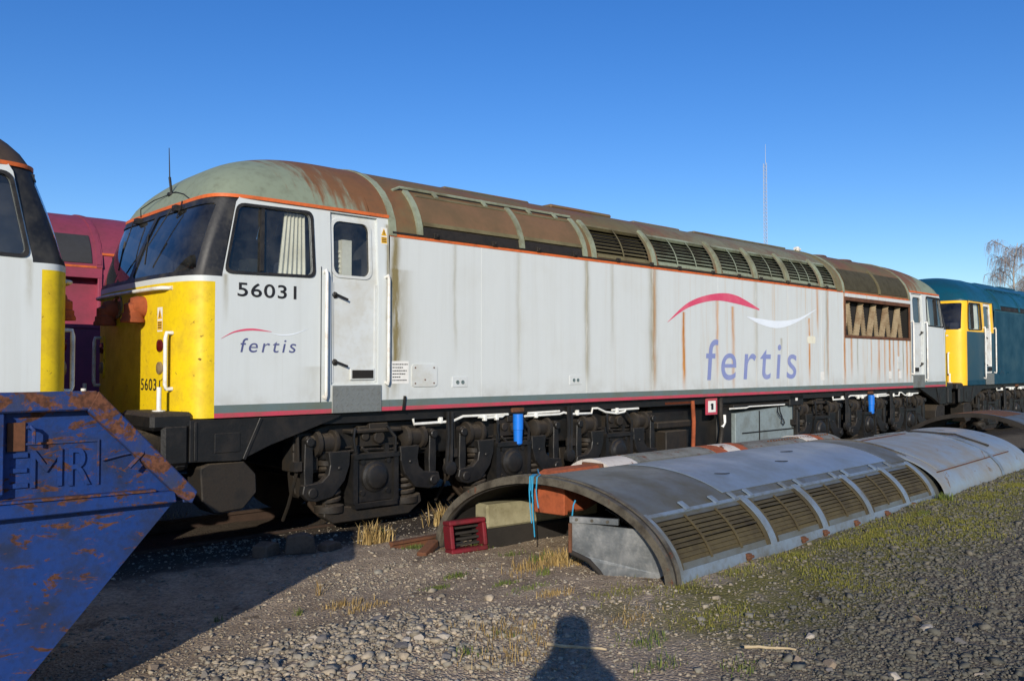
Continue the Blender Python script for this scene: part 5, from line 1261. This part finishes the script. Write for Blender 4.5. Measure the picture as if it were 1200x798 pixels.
dr = [(*gp_(440, 628), .18, .07, 120, .24), (*gp_(560, 600), .3, .2, 160, .22), (*gp_(655, 660), .2, .2, 200, .16), (*gp_(620, 665), .25, .15, 140, .10), (*gp_(600, 760), .3, .2, 200, .07), (*gp_(650, 700), .2, .08, 120, .07), (*gp_(405, 705), .2, .1, 140, .06), (*gp_(430, 712), .25, .1, 140, .05), (*gp_(200, 590), .2, .2, 40, .1),
      (*gp_(375, 690), .03, .03, 14, .16), (*gp_(600, 788), .3, .15, 120, .08), (*gp_(520, 606), .15, .1, 120, .25), (*gp_(740, 730), .3, .15, 120, .05)]
grass_mesh('dry_grass', dr, K['dry'], 'straw coloured dead grass between stones and rails')
ms = []
for i in range(420):
    x = random.uniform(1.2, 12); y = -4.45 + .06 * (x - 3) + random.gauss(0, .30)
    if noise.noise((x * 1.3, y * 1.6, 9)) > .08: ms.append((x, y, .24, .13, random.randint(30, 120), random.uniform(.022, .05)))
for i in range(60):
    x = random.uniform(.8, 4.5); y = random.uniform(-6, -4.4)
    if noise.noise((x * 1.1, y * 1.1, 5)) > .12: ms.append((x, y, .25, .2, 60, .028))
for i in range(60):
    p = on_ground(random.uniform(1000, 1200), random.uniform(560, 640)); ms.append((p.x, p.y, .45, .25, 110, .04))
for i in range(30): ms.append((random.uniform(9.5, 15), random.uniform(-4.6, -3.6), .5, .3, 90, .05))
for (px_, py_, n_m) in ((985, 640, 700), (1025, 628, 700), (930, 655, 500), (1150, 585, 800), (1190, 572, 800), (870, 672, 350), (800, 692, 300), (1070, 606, 400), (720, 700, 300)): ms.append((*gp_(px_, py_), .36, .17, int(n_m * .8), .045))
grass_mesh('moss', ms, K['moss'], 'low mossy green and yellow ground cover along the roof sections', 'moss')

# ------------------------------------------------------------------ the photographer, standing behind the lens; only the shadow falls in view
pz = gh(CAM.x - .12, CAM.y - .12)
person = thing('person', 'person in dark jacket and jeans holding a camera to the face', 'person', (CAM.x - .15 * FWD.x + .05 * RGT.x, CAM.y - .15 * FWD.y + .05 * RGT.y, pz), YAW); person.scale = (1.1, 1.05, 1.045)
def skin_body():
    pts = [(0, 0, .97), (-.01, 0, 1.12), (0, 0, 1.32), (.0, 0, 1.47), (.0, 0, 1.58), (-.02, 0, 1.69), (-.02, 0, 1.80), (-.02, 0, 1.87)]
    rad = [(.18, .15), (.18, .14), (.20, .15), (.15, .11), (.10, .09), (.135, .13), (.135, .13), (.09, .09)]
    ed = [(i, i + 1) for i in range(7)]
    def chain(start, l):
        p = start
        for q, r in l: pts.append(q); rad.append(r if isinstance(r, tuple) else (r, r)); ed.append((p, len(pts) - 1)); p = len(pts) - 1
        return p
    for s in (-1, 1):
        chain(0, [((.0, s * .10, .88), .105), ((.02, s * .12, .52), .068), ((-.02, s * .13, .12), .048), ((.03, s * .135, .05), .045), ((.13, s * .15, .035), .035)])
        h = chain(3, [((-.01, s * .20, 1.46), .085), ((.02, s * .29, 1.20), .07), ((.08, s * .27, 1.26), .055), ((.07, s * .12, 1.57), .03), ((.09, s * .10, 1.62), (.032, .02))])
        for k in range(4):
            chain(h, [((.12, s * (.095 - .006 * k), 1.665 - .022 * k), .0095), ((.145, s * (.075 - .004 * k), 1.675 - .022 * k), .009), ((.15, s * (.05 + .006 * (k % 2)), 1.672 - .022 * k), .008)])
        chain(h, [((.075, s * .085, 1.64), .011), ((.085, s * .055, 1.65), .010), ((.09, s * .035, 1.655), .009)])
    me = bpy.data.meshes.new('body'); me.from_pydata(pts, ed, []); o = bpy.data.objects.new('body', me); COL.objects.link(o)
    md = o.modifiers.new('skin', 'SKIN'); md.use_smooth_shade = True
    for i, r in enumerate(rad): me.skin_vertices[0].data[i].radius = r
    me.skin_vertices[0].data[0].use_root = True
    sb = o.modifiers.new('sub', 'SUBSURF'); sb.levels = 2; sb.render_levels = 2
    dg = bpy.context.evaluated_depsgraph_get(); me2 = bpy.data.meshes.new_from_object(o.evaluated_get(dg)); bpy.data.objects.remove(o)
    for mt in (K['jacket'], K['jeans'], K['skinmat'], K['hair'], K['rubber']): me2.materials.append(mt)
    for p in me2.polygons:
        c = p.center
        p.use_smooth = True
        if c.z > 1.555 and abs(c.y) < .115 and c.x < .10: p.material_index = 3 if (c.z > 1.74 or c.x < -.01) else 2
        elif c.x > .055 and c.z > 1.56: p.material_index = 2
        elif c.z < .1: p.material_index = 4
        elif c.z < .98: p.material_index = 1
        else: p.material_index = 0
    return obj('body', me2, person)
K['jacket'] = paint('dark_jacket_cloth', srgb(38, 42, 52), (.02, .02, .02, 1), .4, .9); K['jeans'] = paint('blue_jeans_cloth', srgb(52, 64, 92), srgb(30, 36, 52), .4, .9)
K['skinmat'] = paint('skin', srgb(206, 160, 134), srgb(180, 120, 100), .3, .6, bump=.05); K['hair'] = paint('brown_hair', srgb(62, 46, 34), (.02, .015, .01, 1), .5, .7)
skin_body()
for s in (-1, 1):
    m = MB(); m.lathe((.115, s * .032, 1.705), (1, 0, 0), [(0, .012), (.006, .010), (.008, .004)], 10); m.build('eye', K['ink'], person)
    m = MB(); m.box((.01, s * .086 - .006, 1.66), (.05, s * .086 + .006, 1.72)); m.build('ear', K['skinmat'], person, bevel=.005)
m = MB(); m.prism([(.105, 1.70), (.135, 1.665), (.105, 1.66)], -.012, .012); m.build('nose', K['skinmat'], person)
m = MB(); m.box((.108, -.022, 1.625), (.116, .022, 1.633)); m.build('mouth', K['rusty'], person)
kam = thing('hand_camera', 'black camera held up to the photographer face', 'camera', (CAM.x - .05 * FWD.x, CAM.y - .05 * FWD.y, CAM.z - .045), YAW)
m = MB(); m.box((-.03, -.065, -.0), (.005, .065, .085)); m.box((-.025, -.025, .085), (.0, .025, .105)); m.build('camera_body', K['rubber'], kam, bevel=.006)
m = MB(); m.lathe((.005, 0, .043), (1, 0, 0), [(0, .032), (.03, .032), (.032, .025)], 18); m.build('lens', K['ink'], kam, smooth=40)

# ------------------------------------------------------------------ far things: bare birches and a lattice mast
K['bark'] = paint('pale_birch_bark', srgb(176, 168, 158), srgb(70, 60, 54), .6, .9, scale=2); K['twig'] = paint('brown_twigs', srgb(150, 138, 132), srgb(112, 100, 94), .4, .9)
def birch(label, base, H, seed, n1=26):
    rd_ = random.Random(seed); t = thing('birch_tree', label, 'tree', base, rd_.uniform(0, 6), 'bare trees beyond the locomotives'); tm = MB(); tw = MB()
    trunk = [Vector((.25 * math.sin(i * .7 + seed), .2 * math.sin(i * .9), H * .95 * i / 10)) for i in range(11)]; tm.tube(trunk, .2, 8, r2=.03)
    for k in range(n1):
        u = .18 + .8 * k / n1; p = trunk[0].lerp(trunk[-1], u); p = trunk[int(u * 10)].lerp(trunk[min(10, int(u * 10) + 1)], u * 10 - int(u * 10)); az = k * 2.4 + rd_.uniform(-.4, .4)
        ln = H * (.30 * (1 - u) + .12) * rd_.uniform(.8, 1.2); d = Vector((math.cos(az), math.sin(az), 0)); br = [p + d * (ln * s_ * .8) + Vector((0, 0, ln * (.9 * s_ - .35 * s_ * s_))) for s_ in (0, .25, .5, .75, 1)]
        tm.tube(br, .055 * (1.2 - u), 5, r2=.015)
        for j in range(22):
            q = .2 + .8 * rd_.random(); i0 = min(3, int(q * 4)); a = br[i0].lerp(br[i0 + 1], q * 4 - i0); az2 = az + rd_.uniform(-1.6, 1.6); l2 = rd_.uniform(.6, 1.5); e = Vector((math.cos(az2), math.sin(az2), 0))
            pts = [a, a + e * l2 * .4 + Vector((0, 0, .25 * l2)), a + e * l2 * .7 + Vector((0, 0, .05)), a + e * l2 * .85 - Vector((0, 0, .7 * l2))]; tw.tube(pts, .014, 3, r2=.007)
            for g in range(4):
                b = pts[1].lerp(pts[2], rd_.random()); az3 = rd_.uniform(0, 6.28); e3 = Vector((math.cos(az3), math.sin(az3), 0)) * rd_.uniform(.1, .4); tw.tube([b, b + e3 + Vector((0, 0, -.1)), b + e3 * 1.4 - Vector((0, 0, rd_.uniform(.4, 1.2)))], .009, 3, r2=.005)
    tm.build('trunk', K['bark'], t, smooth=60, fix=False); tw.build('crown', K['twig'], t, fix=False); return t
birch('bare birch tree rising behind the blue locomotive at the right edge', (75.6, 15.2, -.4), 12.8, 3)
birch('smaller bare birch further behind the blue locomotive', (92.0, 18.2, -.4), 11.0, 8, 20)
K['mastmetal'] = paint('galvanised_mast', srgb(190, 196, 204), srgb(150, 150, 150), .3, .5, .3)
mast = thing('radio_mast', 'tall thin lattice radio mast standing behind the white locomotive', 'mast', (130.7, 70.6, -.4)); HM = 39.4; rr = .36
leg = [Vector((rr * math.cos(a), rr * math.sin(a), 0)) for a in (0, 2.094, 4.189)]
for p in leg:
    m = MB(); m.tube([p, p + Vector((0, 0, HM - 2))], .05, 6); m.build('leg', K['mastmetal'], mast)
m = MB(); nb = 60
for i in range(nb):
    for k in range(3):
        a = leg[k] + Vector((0, 0, (HM - 2) * i / nb)); b = leg[(k + 1) % 3] + Vector((0, 0, (HM - 2) * (i + 1) / nb)); m.tube([a, b], .028, 4); m.tube([a, leg[(k + 1) % 3] + Vector((0, 0, a.z))], .028, 4)
m.build('bracing', K['mastmetal'], mast, fix=False)
m = MB(); m.tube([(0, 0, HM - 2.1), (0, 0, HM + 1.4)], .05, 6, r2=.03); m.build('top_pole', K['mastmetal'], mast)

# broken lumps by the leading bogie
K['lump'] = paint('dusty_brown_lump', srgb(104, 86, 70), srgb(60, 50, 42), .6, .9, scale=6, bump=.5)
for (x, y, dx, dy, dz, rz, lab) in ((.42, -.30, .26, .16, .14, .5, 'dusty brown block lying left of the leading bogie'), (.72, -.42, .30, .12, .20, -.5, 'tilted brown slab leaning by the leading bogie'), (1.0, -.5, .22, .14, .09, .2, 'flat pale block on the ground under the leading bogie')):
    m = MB(); m.prism([(-dx / 2, 0), (dx / 2, 0), (dx * .42, dz * .8), (dx * .1, dz), (-dx * .44, dz * .85)], -dy / 2, dy / 2)
    o = m.build('block', K['lump'], None, bevel=.012, loc=(x, y, gh(x, y) - .01)); o.rotation_euler = (0, 0, rz); tag(o, lab, 'block')
